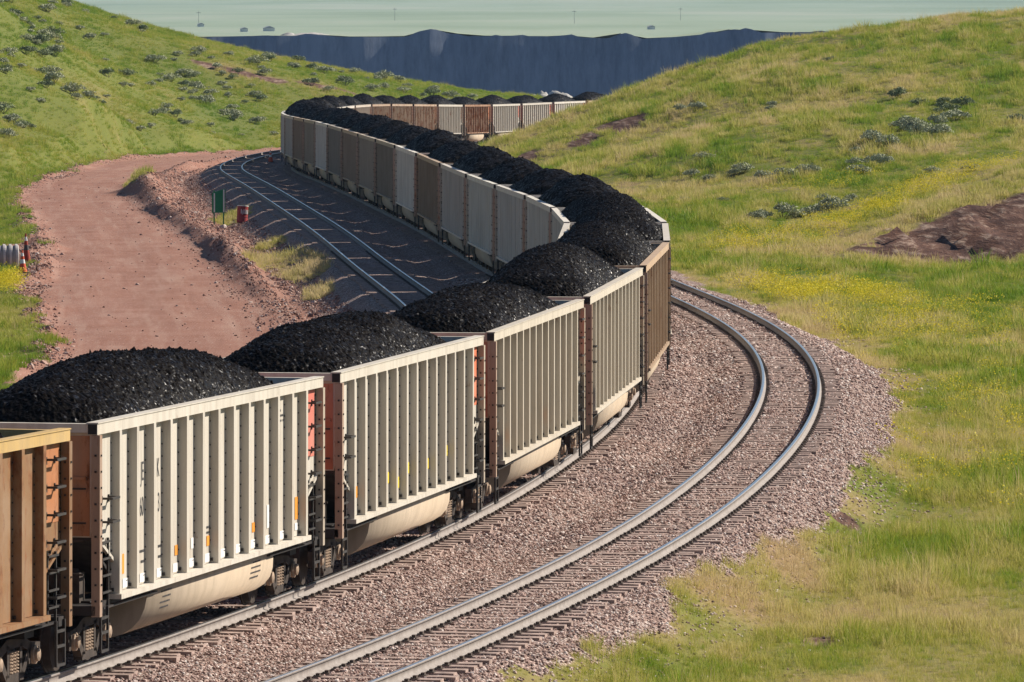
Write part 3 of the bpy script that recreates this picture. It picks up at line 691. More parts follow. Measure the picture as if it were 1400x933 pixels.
def painted_panel(e):
    b = MB()
    for sg in (-1, 1):
        a, c = sorted((sg * 1.433, sg * 1.437)); x0, x1 = sorted((e * 6.24, e * 7.18)); b.box(x0, x1, a, c, 2.42, 3.55)
    return b.mesh('painted_panel')
def end_panel(e):
    b = MB(); x0, x1 = sorted((e * 7.261, e * 7.265))
    b.box(x0, x1, -1.38, 1.38, 2.07, 3.56); b.box(min(e * 7.266, e * 7.30), max(e * 7.266, e * 7.30), -1.34, 1.34, 2.9, 2.95)
    return b.mesh('end_panel')
def grab(l=.40):
    b = MB(); t = .034
    b.bar((-l / 2, .16, 0), (l / 2, .16, 0), t)
    for s in (-1, 1): b.bar((s * l / 2, -.01, 0), (s * l / 2, .176, 0), t); b.box(s * l / 2 - .02, s * l / 2 + .02, -.005, .012, -.07, .04)
    return b.mesh('grab_iron')
def step_ladder():
    b = MB()
    for s in (-1, 1): b.bar((s * .2, 0, 1.0), (s * .2, 0, .33), .035)
    for z in (.345, .62, .84): b.bar((-.2, 0, z), (.2, 0, z), .04)
    return b.mesh('step_ladder')
def low_ladder():
    b = MB()
    for s in (-1, 1): b.bar((s * .2, 0, .98), (s * .2, 0, 2.0), .035)
    for z in (1.2, 1.45, 1.7, 1.95): b.bar((-.24, .03, z), (.24, .03, z), .03)
    return b.mesh('end_ladder')
def coupler(e):
    b = MB(); b.box(min(e * 7.0, e * 7.7), max(e * 7.0, e * 7.7), -.12, .12, .70, .92)
    b.prism([(e * 7.62, -.17), (e * 7.62, .17), (e * 7.95, .22), (e * 8.07, .1), (e * 7.9, .02), (e * 8.0, -.2), (e * 7.75, -.22)], 'z', .66, .98)
    b.box(min(e * 7.395, e * 7.47), max(e * 7.395, e * 7.47), -.32, .32, .62, 1.02)
    return b.mesh('coupler')
def wheel():
    return MB().lathe([(-.075, .30), (-.07, .415), (.045, .42), (.05, .455), (.075, .455), (.075, .34), (.03, .30), (.03, .14), (.08, .13), (.08, .06)], (0, 0, 0), 'y', 24).mesh('wheel')
def side_frame():
    b = MB()
    top = [(-1.18, .62), (-.72, .66), (-.42, .76), (.42, .76), (.72, .66), (1.18, .62), (1.18, .46), (.98, .46), (.93, .52), (.70, .50), (.46, .60), (-.46, .60), (-.70, .50), (-.93, .52), (-.98, .46), (-1.18, .46)]
    n = len(top)
    for q0, q1 in ((( -1.18, .62), (-.72, .66)),): pass
    def seg(p, q, w): 
        b.bar((p[0], 0, p[1]), (q[0], 0, q[1]), .13, 0, w)
    seg((-1.2, .56), (-.72, .60), .16); seg((1.2, .56), (.72, .60), .16); seg((-.76, .60), (-.36, .72), .15); seg((.76, .60), (.36, .72), .15); seg((-.40, .72), (.40, .72), .14)
    seg((-.70, .56), (-.36, .24), .13); seg((.70, .56), (.36, .24), .13); seg((-.42, .22), (.42, .22), .12)
    for s in (-1, 1): seg((s * .30, .70), (s * .30, .24), .10); seg((s * .70, .60), (s * .72, .36), .10); seg((s * 1.1, .58), (s * 1.1, .36), .12)
    return b.mesh('side_frame')
def spring_nest():
    b = MB()
    for x in (-.14, 0, .14):
        pr = []
        for k in range(7): z = .28 + k * .048; pr += [(z, .035), (z + .008, .062), (z + .028, .062), (z + .036, .035)]
        b.lathe(pr, (x, .02, 0), 'z', 10)
    return b.mesh('spring_nest')
def bearing_cap():
    b = MB().lathe([(0, .14), (.05, .14), (.06, .10), (.10, .095), (.115, .05)], (0, 0, 0), 'y', 14)
    for k in range(3): a = k * 2.094; b.lathe([(.06, .022), (.085, .022)], (.075 * math.cos(a), 0, .075 * math.sin(a)), 'y', 6)
    return b.mesh('bearing_cap')
def bolster():
    b = MB(); b.box(-.2, .2, -1.02, 1.02, .50, .72)
    for s in (-1, 1): b.lathe([(-.72, .075), (.72, .075)], (s * .89, 0, .455), 'y', 10)
    for s in (-1, 1): b.box(s * .42 - .06, s * .42 + .06, -.95, .95, .30, .42)
    return b.mesh('bogie')
def truck_block():
    """bogie of the distant wagons in one mesh"""
    b = MB(); b.box(-.2, .2, -1.02, 1.02, .50, .72)
    for sx in (-1, 1):
        for sy in (-1, 1): b.lathe([(-.06, .3), (-.06, .45), (.07, .45), (.07, .3)], (sx * .89, sy * .75, .455), 'y', 16)
    for sy in (-1, 1):
        y0, y1 = sorted((sy * .95, sy * 1.08)); b.prism([(-1.2, .62), (-.4, .78), (.4, .78), (1.2, .62), (1.2, .45), (.75, .5), (.4, .2), (-.4, .2), (-.75, .5), (-1.2, .45)], 'y', y0, y1)
    return b.mesh('bogie')
def ladder_strip(zs):
    b = MB()
    for z in zs:
        b.bar((-.2, .12, z), (.2, .12, z), .03)
        for s in (-1, 1): b.bar((s * .2, -.01, z), (s * .2, .13, z), .03)
    for s in (-1, 1): b.bar((s * .2, .06, 1.0), (s * .2, .06, .36), .035)
    for z in (.36, .66): b.bar((-.2, .06, z), (.2, .06, z), .035)
    return b.mesh('ladder')
ME = dict(body=hopper_body(True), body_far=hopper_body(False), chord=top_chord(), sillR=side_sill(-1), sillL=side_sill(1), tub=belly_tub(), frame=underframe(), post=end_post(),
          panelF=painted_panel(1), endF=end_panel(1), endN=end_panel(-1), grab=grab(), step=step_ladder(), low=low_ladder(), coupF=coupler(1), coupN=coupler(-1), wheel=wheel(), sframe=side_frame(),
          spring=spring_nest(), cap=bearing_cap(), bolster=bolster(), truck=truck_block(), ladF=ladder_strip((1.35, 1.75, 2.15, 2.55, 2.95, 3.35)), ladN=ladder_strip((1.25, 1.6, 2.2, 2.55)))
MATS = dict(body=['paint', 'inside', 'dark'], body_far=['paint', 'inside', 'dark'], chord=['paint', 'dark'], sillR=['paint', 'dark'], sillL=['paint', 'dark'], tub=['paint'], frame=['dark'], post=['paint', 'dark'], panelF=['paint'], endF=['paint'], endN=['paint'],
            grab=['iron'], step=['iron'], low=['iron'], coupF=['truck'], coupN=['truck'], wheel=['wheel'], sframe=['truck'], spring=['spring'], cap=['spring'], bolster=['truck'], truck=['wheel'], ladF=['iron'], ladN=['iron'])
for k, me in ME.items():
    for m in MATS[k]: me.materials.append(M[m])
def part(name, key, parent, loc=(0, 0, 0), rot=0., color=None, sub=None):
    o = bpy.data.objects.new(name, ME[key]); COL.objects.link(o); o.parent = parent; o.location = loc
    if rot: o.rotation_euler = (0, 0, rot)
    if color: o.color = color
    return o
def one(name, mb, mats, parent, color=None):
    o = mb.build(name, [M[m] for m in mats], parent)
    if color: o.color = color
    return o
def mulc(c, k, a=None): return (c[0] * k, c[1] * k, c[2] * k, c[3] if a is None else a)
def lettering(txt, size, loc, parent, squash=.55, mirror=1):
    cu = bpy.data.curves.new('lettering', 'FONT'); cu.body = txt; cu.size = size; cu.align_x = 'RIGHT'; cu.extrude = .001
    to = bpy.data.objects.new('lettering', cu); me = bpy.data.meshes.new_from_object(to)
    bpy.data.objects.remove(to); bpy.data.curves.remove(cu); me.transform(Matrix.Diagonal((squash, 1, 1, 1)))
    me.name = 'lettering'; o = link('lettering', me, M['ink'], parent); o.location = loc; o.rotation_euler = (math.pi / 2, 0, 0); return o
def stencil_lines(b, x0, x1, z, y, n, seed, h=.035, vert=False):
    r = random.Random(seed)
    for i in range(n):
        x = x0
        while x < x1:
            w = r.uniform(.03, .11)
            if r.random() < .85: b.box(x, min(x + w, x1), y - .003, y, z - i * .085, z - i * .085 + h)
            x += w + .02
def wagon(j, color, endc, label, near, tubc=None, postc=None):
    (x0, y0, z0), (x1, y1, z1) = track((j - 1) * PITCH), track(j * PITCH)
    t = empty('coal_wagon', ((x0 + x1) / 2, (y0 + y1) / 2, (z0 + z1) / 2), (0, -math.atan2(z1 - z0, math.hypot(x1 - x0, y1 - y0)), math.atan2(y1 - y0, x1 - x0)))
    tag(t, label, 'coal wagon', 'wagons of the coal train')
    tubc = tubc or (.46, .37, .27, .05); postc = postc or (.30, .235, .185, .3); nearc = (endc[0] * .5 + .16, endc[1] * .55 + .09, endc[2] * .6 + .06, .45)
    part('hopper_body', 'body' if near else 'body_far', t, color=color)
    part('top_chord', 'chord', t, color=mulc(color, 1.08) if color[0] > .35 else (.52, .35, .13, .25) if j == 0 else mulc(color, 1.4))
    part('side_sill', 'sillR', t, color=mulc(color, 1.08)); part('side_sill', 'sillL', t, color=color)
    part('belly_tub', 'tub', t, color=tubc); part('underframe', 'frame', t)
    part('painted_panel', 'panelF', t, color=endc)
    part('end_panel', 'endF', t, color=endc); part('end_panel', 'endN', t, color=(.42, .205, .105, .35) if j == 1 else nearc)
    for e in (-1, 1):
        for s in (-1, 1): part('end_post', 'post', t, (e * 7.32, s * 1.505, 0), color=postc if e < 0 else (color[0] * .8, color[1] * .74, color[2] * .68, .2))
    if near:
        for s in (-1, 1):
            rz = 0 if s > 0 else math.pi
            for z in (1.35, 1.75, 2.15, 2.55, 2.95, 3.35): part('grab_iron', 'grab', t, (6.74, s * 1.44, z), rz)
            for z in (2.25, 2.60): part('grab_iron', 'grab', t, (-6.60, s * 1.44, z), rz)
            for e in (-1, 1):
                part('step_ladder', 'step', t, (e * 6.96, s * 1.52, 0)); part('end_ladder', 'low', t, (e * 6.72, s * 1.46, 0), rz)
        for e in (-1, 1):
            bo = part('bogie', 'bolster', t, (e * 6.17, 0, 0))
            for sx in (-1, 1):
                for sy in (-1, 1):
                    part('wheel', 'wheel', bo, (sx * .89, sy * .75, .455), 0 if sy < 0 else math.pi)
                    part('bearing_cap', 'cap', bo, (sx * .89, sy * 1.07, .48), math.pi if sy < 0 else 0)
            for sy in (-1, 1): part('side_frame', 'sframe', bo, (0, sy * 1.02, 0)); part('spring_nest', 'spring', bo, (0, sy * 1.06, 0))
        part('coupler', 'coupF', t); part('coupler', 'coupN', t)
        b = MB().lathe([(-.02, .28), (.02, .28), (.02, .25), (-.02, .25)], (-7.47, .7, 1.75), 'x', 18, 0, False)
        for k in range(3): a = k * 1.047; b.bar((-7.47, .7 + .26 * math.cos(a), 1.75 + .26 * math.sin(a)), (-7.47, .7 - .26 * math.cos(a), 1.75 - .26 * math.sin(a)), .03)
        one('brake_wheel', b, ['iron'], t)
        b = MB().lathe([(-.55, .05), (-.5, .2), (.45, .2), (.5, .05)], (-6.75, -.55, 1.35), 'y', 14); b.box(-7.0, -6.7, -1.15, -.85, 1.05, 1.5); b.bar((-7.33, -1.3, 1.5), (-7.33, 1.3, 1.5), .03); b.bar((-7.33, -1.3, 2.0), (-7.33, 1.3, 2.0), .03)
        one('brake_gear', b, ['truck'], t)
        b = MB()
        for z in (2.27, 2.78): b.bar((-7.37, -1.35, z), (-7.37, 1.35, z), .028)
        one('end_grab_rail', b, ['iron'], t)
        one('warning_plate', MB().box(7.392, 7.40, -1.35, -.75, .915, 1.03), ['orange'], t)
    else:
        for e in (-1, 1): part('bogie', 'truck', t, (e * 6.17, 0, 0))
        for s in (-1, 1):
            rz = 0 if s > 0 else math.pi
            part('ladder', 'ladF', t, (6.78, s * 1.44, 0), rz); part('ladder', 'ladN', t, (-6.78, s * 1.44, 0), rz)
        part('coupler', 'coupF', t); part('coupler', 'coupN', t)
    return t
RED, ORA, PINK, RUST = (.55, .13, .09, .25), (.62, .20, .09, .35), (.46, .24, .19, .2), (.30, .11, .05, .6)
CARS = [  # colour + rust, end colour, words
    ((.25, .135, .062, .5), (.42, .17, .07, .5), 'orange brown rusty'), ((.54, .50, .43, .10), (.60, .15, .11, .2), 'cream'), ((.525, .485, .415, .12), (.68, .16, .07, .3), 'pale cream'),
    ((.50, .45, .37, .14), (.60, .13, .08, .3), 'beige'), ((.51, .46, .38, .14), (.34, .14, .09, .4), 'beige'), ((.33, .235, .155, .3), (.30, .14, .08, .4), 'brown'),
    ((.52, .48, .41, .1), PINK, 'grey beige'), ((.56, .53, .47, .08), PINK, 'pale grey'), ((.56, .53, .47, .08), PINK, 'pale grey'), ((.54, .51, .46, .08), PINK, 'pale grey'),
    ((.55, .53, .47, .08), PINK, 'pale grey'), ((.50, .46, .41, .1), PINK, 'light grey'), ((.27, .20, .14, .2), ORA, 'brown'), ((.66, .62, .56, .05), PINK, 'off-white'),
    ((.25, .215, .17, .1), RUST, 'dark grey brown'), ((.36, .31, .25, .12), RUST, 'grey brown'), ((.30, .235, .18, .12), RUST, 'brown'), ((.26, .235, .20, .1), RUST, 'dark grey'),
    ((.60, .58, .53, .05), RUST, 'off-white'), ((.33, .29, .23, .12), RED, 'grey brown'), ((.28, .22, .165, .15), RUST, 'brown'), ((.46, .44, .40, .1), PINK, 'grey'),
    ((.56, .54, .50, .08), PINK, 'pale grey'), ((.5, .48, .43, .1), PINK, 'grey'), ((.45, .40, .33, .2), RUST, 'beige'), ((.45, .42, .36, .2), RUST, 'beige'), ((.52, .48, .43, .2), ORA, 'pale grey'),
    ((.46, .40, .34, .35), ORA, 'grey beige'), ((.36, .27, .20, .55), ORA, 'rusty brown'), ((.36, .275, .205, .55), ORA, 'rusty brown'), ((.38, .285, .21, .55), ORA, 'rust streaked brown'), ((.46, .43, .38, .3), RUST, 'grey'),
    ((.38, .26, .18, .75), ORA, 'heavily rusted'), ((.48, .45, .40, .3), RED, 'grey'), ((.47, .44, .39, .3), RED, 'grey'), ((.56, .53, .48, .15), RED, 'pale'), ((.5, .38, .28, .55), ORA, 'orange tinged'), ((.52, .45, .37, .4), ORA, 'beige'), ((.5, .45, .38, .4), ORA, 'beige')]
ORD = 'first second third fourth fifth sixth seventh eighth ninth tenth eleventh twelfth thirteenth fourteenth fifteenth sixteenth seventeenth eighteenth nineteenth twentieth twenty-first twenty-second twenty-third twenty-fourth twenty-fifth twenty-sixth twenty-seventh twenty-eighth twenty-ninth thirtieth thirty-first thirty-second thirty-third thirty-fourth thirty-fifth thirty-sixth thirty-seventh thirty-eighth thirty-ninth'.split()
def place_words(j):
    if j < 5: return 'on the sunlit near stretch'
    if j < 8: return 'on the near bend'
    if j < 20: return 'in the shaded middle'
    if j < 27: return 'on the far bend'
    return 'on the distant run'
WAG = []
for j, (c, e, w) in enumerate(CARS):
    if j == 0: lab = 'orange brown rusty coal wagon cut by the picture edge, first wagon of the train'
    elif j == 1: lab = 'cream ribbed coal wagon with dark lettering on its side, second wagon of the train'
    else: lab = '%s ribbed wagon %s, %s wagon of the train' % (w, place_words(j), ORD[j])
    if 7 <= j < 24: c = (min(c[0] * 1.13, .72), min(c[1] * 1.12, .68), min(c[2] * 1.10, .6), c[3])
    WAG.append(wagon(j, c, e, lab, j < 7, postc=(.36, .25, .185, .3) if j < 8 else None))
# markings of the second wagon
t = WAG[1]; r2 = RIBS[1:]; ys = -1.424
def bay_right(k): return RIBS[k + 1] - .13
lettering('JE', .42, (bay_right(1) - .06, ys, 2.72), t); lettering('K', .42, (bay_right(2) - .12, ys, 2.72), t, .6)
lettering('60', .42, (bay_right(1) - .06, ys, 2.18), t); lettering('3', .42, (bay_right(2) - .1, ys, 2.18), t, .6)
b = MB()
stencil_lines(b, bay_right(1) - .36, bay_right(1), 1.62, ys, 1, 1, .04); stencil_lines(b, bay_right(1) - .36, bay_right(1), 1.46, ys, 1, 2, .04)
stencil_lines(b, bay_right(2) - .2, bay_right(2), 1.62, ys, 1, 3, .04); stencil_lines(b, bay_right(2) - .2, bay_right(2), 1.46, ys, 1, 4, .04); stencil_lines(b, bay_right(10) - .3, bay_right(10), 3.3, ys, 3, 5)
stencil_lines(b, bay_right(5) - .2, bay_right(5), 1.7, ys, 3, 7)
for k in range(12):
    if k != 11: stencil_lines(b, bay_right(k) - .12, bay_right(k), 1.26, ys - .006, 1, 20 + k, .012)
for k in range(5): b.box(6.45, 6.53, ys - .003, ys, 1.72 + k * .14, 1.80 + k * .14)
o = one('stencil_text', b, ['ink'], t)
b = MB()
for x in (-3.3, 2.6):
    for i in range(4):
        zt = .93 - i * .085; yy = np.interp(zt, [.35, .45, .58, .74, .90, 1.05], [1.09, 1.25, 1.36, 1.42, 1.44, 1.44]); q = random.Random(i + int(x)); xx = x + q.uniform(0, .15); x1 = x + .75 - q.uniform(0, .15)
        while xx < x1: w = q.uniform(.03, .08); b.box(xx, xx + w, -yy - .006, -yy + .01, zt - .014, zt + .012); xx += w + .035
one('tub_stencil', b, ['ink'], t)
def plate(j, k, w, z0, z1, mat, name, dx=0.):
    x1 = bay_right(k) - dx; one(name, MB().box(x1 - w, x1, -1.429, -1.424, z0, z1), [mat], WAG[j])
for k, z in ((3, 1.42), (5, 1.42), (8, 1.42)): plate(1, k, .2, z, z + .16, 'orange', 'reflector_patch')
plate(1, 0, .13, 1.38, 1.68, 'orange', 'reflector_patch', .22); plate(1, 11, .22, 1.42, 1.80, 'orange', 'reflector_patch')
plate(1, 11, .2, 1.24, 1.36, 'white', 'placard', .02); plate(1, 9, .14, 1.42, 1.8, 'white', 'placard', .05); plate(1, 4, .15, 1.45, 1.62, 'white', 'placard', .04)
for k in range(11): plate(1, k, .30, 1.165, 1.30, 'white', 'white_patch')
for k, z in ((0, 1.45), (3, 1.50), (4, 1.35), (5, 1.55), (7, 1.5), (9, 1.62)): plate(2, k, .16, z, z + .2, 'yellow' if k else 'orange', 'reflector_patch')
for k, z in ((0, 1.45), (6, 1.5)): plate(3, k, .16, z, z + .22, 'orange', 'reflector_patch')
b = MB(); stencil_lines(b, -6.95, -6.45, 3.35, ys, 4, 11); one('stencil_text', b, ['ink'], WAG[2])
b = MB(); stencil_lines(b, -6.95, -6.45, 3.35, ys, 4, 12); one('stencil_text', b, ['ink'], WAG[3])
b = MB(); stencil_lines(b, -6.95, -6.45, 3.35, ys, 4, 13); one('stencil_text', b, ['ink'], WAG[4])
# ------------------------------------------------------------------ coal heaps
def heap_mesh(seed, step, jit):
    r = np.random.default_rng(seed); L, Wd = 7.16, 1.37
    nx, ny = int(2 * L / step), int(2 * Wd / step); x = np.linspace(-L, L, nx); y = np.linspace(-Wd, Wd, ny); X, Y = np.meshgrid(x, y, indexing='ij')
    pk = (.80 if step < .05 else .86) + .12 * r.uniform(-1, 1); sh = r.uniform(-.4, .4)
    u = np.clip(np.abs(X + sh * .3) / 6.85, 0, 1)
    E = np.clip(1 - u ** (2.3 if step < .05 else 1.7), 0, 1)
    cross = 1 - np.abs(Y / 1.42) ** 2.1
    Z = 3.66 + pk * cross * E ** 0.75 - (.7 if step < .05 else 1.0) * sst(.74, 1.0, u) - .10 * (np.abs(Y / Wd) ** 6)
    Z += .16 * fbm(X * .45 + seed * 7, Y * .7, seed, 3) * E + .05 * fbm(X * 1.7, Y * 1.7, seed + 5, 2)
    inner = ((np.abs(Y) < Wd - .01) & (np.abs(X) < L - .01)).astype(float)
    Z += inner * r.normal(0, jit, Z.shape) * r.choice([.4, 1, 1.7], Z.shape)
    X = X + inner * r.uniform(-.35, .35, X.shape) * step; Y = Y + inner * r.uniform(-.35, .35, X.shape) * step
    i, j = np.meshgrid(np.arange(nx - 1), np.arange(ny - 1), indexing='ij')
    q = np.stack([i * ny + j, (i + 1) * ny + j, (i + 1) * ny + j + 1, i * ny + j + 1], -1).reshape(-1, 4)
    co = np.stack([X, Y, Z], -1).reshape(-1, 3)
    ring = [k * ny for k in range(nx)] + [(nx - 1) * ny + k for k in range(1, ny)] + [k * ny + ny - 1 for k in range(nx - 2, -1, -1)] + [k for k in range(ny - 2, 0, -1)]
    base = len(co); low = co[ring].copy(); low[:, 2] = 2.2; co = np.concatenate([co, low]); m = len(ring)
    side = np.array([(ring[k], base + k, base + (k + 1) % m, ring[(k + 1) % m]) for k in range(m)])
    t1 = np.concatenate([q[:, [0, 1, 2]], q[:, [0, 2, 3]], side[:, [0, 1, 2]], side[:, [0, 2, 3]]])
    me = npmesh('coal_heap', co, t1, smooth=False)
    me.polygons.add(1) if False else None
    me.materials.append(M['coal']); return me
HN = [heap_mesh(i, .036, .0125) for i in range(8)]; HF = [heap_mesh(20 + i, .085, .022) for i in range(5)]
for j, w in enumerate(WAG):
    o = bpy.data.objects.new('coal_heap', HN[j] if j < 8 else HF[j % 5]); COL.objects.link(o)
    o.location = w.location; o.rotation_euler = w.rotation_euler
    if j % 2 and j >= 8: o.rotation_euler = (0, -w.rotation_euler[1], w.rotation_euler[2] + math.pi)
    lab = 'heaped black coal in the rusty first wagon at the picture edge' if j == 0 else 'heap of black coal in the %s wagon of the train, %s' % (ORD[j], place_words(j))
    tag(o, lab, 'coal heap', 'coal loads of the train')
# ------------------------------------------------------------------ small things beside the line
def ground_z(x, y): return float(surface(np.array([x]), np.array([y]))[0][0])
# green sign board on two posts
sx, sy = -15.5, 335.0; gz = ground_z(sx, sy)
t = tag(empty('sign_board', (sx, sy, gz), (0, 0, math.radians(14))), 'dark green sign board on two thin posts beside the dirt road', 'sign')
gm = simple('green_sign_paint', (.018, .20, .085), .5, 0, .15, 4); wm = simple('white_strip', (.72, .74, .72), .5, 0, .1, 4)
b = MB(); b.prism([(-.36, .72), (.36, .72), (.36, 1.98), (.30, 1.98), (-.36, 1.78)], 'y', -.02, .02); b.build('sign_panel', [gm], t)
for px in (-.24, .27):
    MB().box(px - .03, px + .03, .025, .085, -.3, 1.9).build('post', [gm], t)
    MB().box(px - .035, px + .035, -.030, -.022, .75, 1.76 if px < 0 else 1.95).build('reflective_strip', [wm], t)
# red drum
dx, dy = -14.1, 331.0; gz = ground_z(dx, dy)
t = tag(empty('drum', (dx, dy, gz), (math.radians(-4), math.radians(5), .5)), 'faded red steel drum with pale rim standing in tall grass', 'drum')
rm = simple('red_drum_paint', (.30, .035, .035), .55, 0, .3, 6)
MB().lathe([(0, .27), (.02, .29), (.30, .285), (.31, .30), (.33, .30), (.34, .285), (.58, .285), (.59, .30), (.61, .30), (.62, .285), (.86, .29)], (0, 0, 0), 'z', 24).build('drum_body', [rm], t)
MB().lathe([(.862, .302), (.90, .302), (.90, .27), (.872, .27)], (0, 0, 0), 'z', 24).build('rim', [wm], t)
b = MB(); r = random.Random(2)
for k in range(7):
    a0 = -2.3 + k * .22; z0 = .45 + r.uniform(-.03, .03); a1 = a0 + r.uniform(.05, .1)
    b.add([(.287 * math.cos(a), .287 * math.sin(a), z) for a, z in ((a0, z0), (a1, z0), (a1, z0 + .22), (a0, z0 + .22))] + [(.31 * math.cos(a), .31 * math.sin(a), z) for a, z in ((a0, z0), (a1, z0), (a1, z0 + .22), (a0, z0 + .22))], [(0, 1, 2, 3), (4, 5, 6, 7), (0, 1, 5, 4), (2, 3, 7, 6), (1, 2, 6, 5), (3, 0, 4, 7)])
b.build('faded_lettering', [wm], t)
# traffic cones
om = simple('cone_orange', (.62, .085, .025), .5, 0, .15, 6); om2 = simple('cone_dark_red', (.34, .045, .02), .6, 0, .2, 6)
def cone(x, y, h, lab, mat, dark):
    t = tag(empty('traffic_cone', (x, y, ground_z(x, y) + .01), (random.uniform(-.04, .04), random.uniform(-.04, .04), .4)), lab, 'traffic cone', 'traffic cones')
    R = .17 * min(1, h / .9) + .02
    b = MB()
    b.lathe([(.04, R), (h * .42, R * .62)], (0, 0, 0), 'z', 20); b.build('cone_body', [mat], t)
    MB().lathe([(h * .421, R * .62), (h * .60, R * .46)], (0, 0, 0), 'z', 20).build('collar', [M['ink'] if dark else wm], t)
    MB().lathe([(h * .601, R * .46), (h * .74, R * .36)], (0, 0, 0), 'z', 20).build('cone_body', [mat], t)
    MB().lathe([(h * .741, R * .36), (h * .88, R * .24)], (0, 0, 0), 'z', 20).build('collar', [wm], t)
    MB().lathe([(h * .881, R * .24), (h, R * .14)], (0, 0, 0), 'z', 20).build('tip', [mat], t)
    b = MB(); a = R * 1.5; b.prism([(-a, -a * .8), (-a * .8, -a), (a * .8, -a), (a, -a * .8), (a, a * .8), (a * .8, a), (-a * .8, a), (-a, a * .8)], 'z', 0, .045); b.build('base', [M['ink']], t)
cone(-21.05, 272.6, .98, 'bright orange white banded traffic cone nearest the road edge pipe', om, False)
cone(-21.75, 284.0, 1.30, 'tall dark red traffic cone standing behind the orange cone', om2, True)
cone(-18.35, 482.0, .95, 'small red and white traffic cone alone between far tracks', om, False)
# corrugated culvert pipe
t = tag(empty('culvert_pipe', (-22.6, 279.4, ground_z(-22.2, 279.0) - .02), (0, 0, math.radians(8))), 'grey corrugated culvert pipe lying in the weeds by the cones', 'pipe')
b = MB(); pr = []
for k in range(13):
    x = -2.6 + k * .27; pr += [(x, .47), (x + .05, .53), (x + .15, .53), (x + .20, .47)]
b.lathe(pr, (0, 0, .50), 'x', 32, 0, False); b.lathe([(p, r_ - .05) for p, r_ in pr], (0, 0, .50), 'x', 32, 1, False)
pm = simple('pipe_grey', (.34, .31, .30), .6, 0, .25, 3)
b.build('pipe_wall', [pm, M['ink']], t)
b = MB()
for k in range(13):
    x = -2.6 + k * .27; b.lathe([(x + .045, .532), (x + .05, .545), (x + .15, .545), (x + .155, .532)], (0, 0, .50), 'x', 32, 0, False)
b.build('ridge_highlights', [simple('pipe_ridge', (.55, .50, .48), .6, 0, .2, 3)], t)  # lighter rings: the highlight on each ridge is put into the colour
# ------------------------------------------------------------------ sagebrush
def sage_mesh(seed, R, H, n, leaf):
    r = np.random.default_rng(seed); V = []; F = []; mi = []
    lob = [(r.uniform(-.55, .55) * R, r.uniform(-.55, .55) * R, r.uniform(.4, .75) * H, r.uniform(.35, .6) * R) for _ in range(7)]
    for k in range(n):
        cx, cy, cz, rr = lob[k % 7]; d = r.normal(0, 1, 3); d /= np.linalg.norm(d); d[2] = abs(d[2]) * .9 - .25
        q = rr * r.uniform(.55, 1.08); c = np.array([cx + d[0] * q, cy + d[1] * q, max(.02, cz + d[2] * q * H / R)])
        e = leaf * r.uniform(.6, 1.4); u = r.normal(0, 1, 3); u /= np.linalg.norm(u); w = np.cross(u, d + r.normal(0, .5, 3)); w /= np.linalg.norm(w) + 1e-6
        b = len(V); V += [tuple(c - u * e), tuple(c + w * e * .45), tuple(c + u * e), tuple(c - w * e * .45)]; F.append((b, b + 1, b + 2, b + 3)); mi.append(0)
    for k in range(6):
        a = k * 1.05 + r.uniform(0, .5); b = len(V); tx, ty, tz = math.cos(a) * R * .5, math.sin(a) * R * .5, H * .55
        V += [(-.02, 0, -.05), (.02, .01, -.05), (0, -.02, -.05), (tx - .01, ty, tz), (tx + .01, ty, tz), (tx, ty - .01, tz)]; F += [(b, b + 1, b + 4, b + 3), (b + 1, b + 2, b + 5, b + 4), (b + 2, b, b + 3, b + 5)]; mi += [1] * 3
    me = bpy.data.meshes.new('sagebrush'); me.from_pydata(V, [], F); me.polygons.foreach_set('material_index', mi); me.update(); return me
SG = [sage_mesh(i, .62, .62, 800, .055) for i in range(4)] + [sage_mesh(10 + i, .42, .4, 480, .05) for i in range(3)]
SGd = [m.copy() for m in SG[:3]]
for m in SG: m.materials.append(M['sage']); m.materials.append(M['stem'])
for m in SGd: m.materials.append(M['sage2']); m.materials.append(M['stem'])
def shrub(me, x, y, k, lab, grp):
    o = bpy.data.objects.new('sagebrush', me); COL.objects.link(o); o.location = (x, y, ground_z(x, y) - .03)
    o.rotation_euler = (0, 0, random.uniform(0, 6.28)); o.scale = (k * random.uniform(.9, 1.25), k * random.uniform(.9, 1.2), k * random.uniform(.8, 1.1)); tag(o, lab, 'shrub', grp)
# right hill clumps
for x, y, n, sp, k, dark in ((25.3, 371.6, 7, 1.5, 1.15, 0), (20.95, 367, 5, .9, .95, 0), (16.86, 356, 5, .9, .8, 0), (12.6, 364, 4, .7, .75, 0), (24.1, 398, 2, .5, .8, 1), (25.6, 390, 2, .4, .7, 1), (27.9, 384.7, 3, .8, .8, 1),
                             (30, 376.6, 3, .6, .8, 1), (27, 379.2, 2, .6, .7, 1), (26.1, 384, 2, .4, .7, 1), (20.4, 354.5, 4, 1.2, .8, 0), (14.7, 325.8, 3, .5, .95, 0), (16.2, 326.8, 3, .4, 1.0, 0), (12.8, 325.3, 2, .4, .8, 0),
                             (11.5, 416.7, 3, .5, .7, 0), (16.7, 408.7, 2, .4, .6, 0), (11.2, 372.5, 2, .6, .6, 0), (17.75, 334.4, 3, .9, .6, 0), (9.0, 345, 2, .8, .55, 0), (23, 340, 3, 1.5, .6, 0), (21, 430, 2, 1.2, .5, 1)):
    for i in range(n):
        shrub(random.choice(SGd if dark else SG[:4]), x + random.gauss(0, sp), y + random.gauss(0, sp * 2.0), k * 1.2 * random.uniform(.75, 1.2),
              'dark green sagebrush on the upper right hillside' if dark else 'grey green sagebrush clump on the right hillside', 'dark sagebrush on the right hill' if dark else 'sagebrush on the right hill')
n = 0; rr = np.random.default_rng(5)
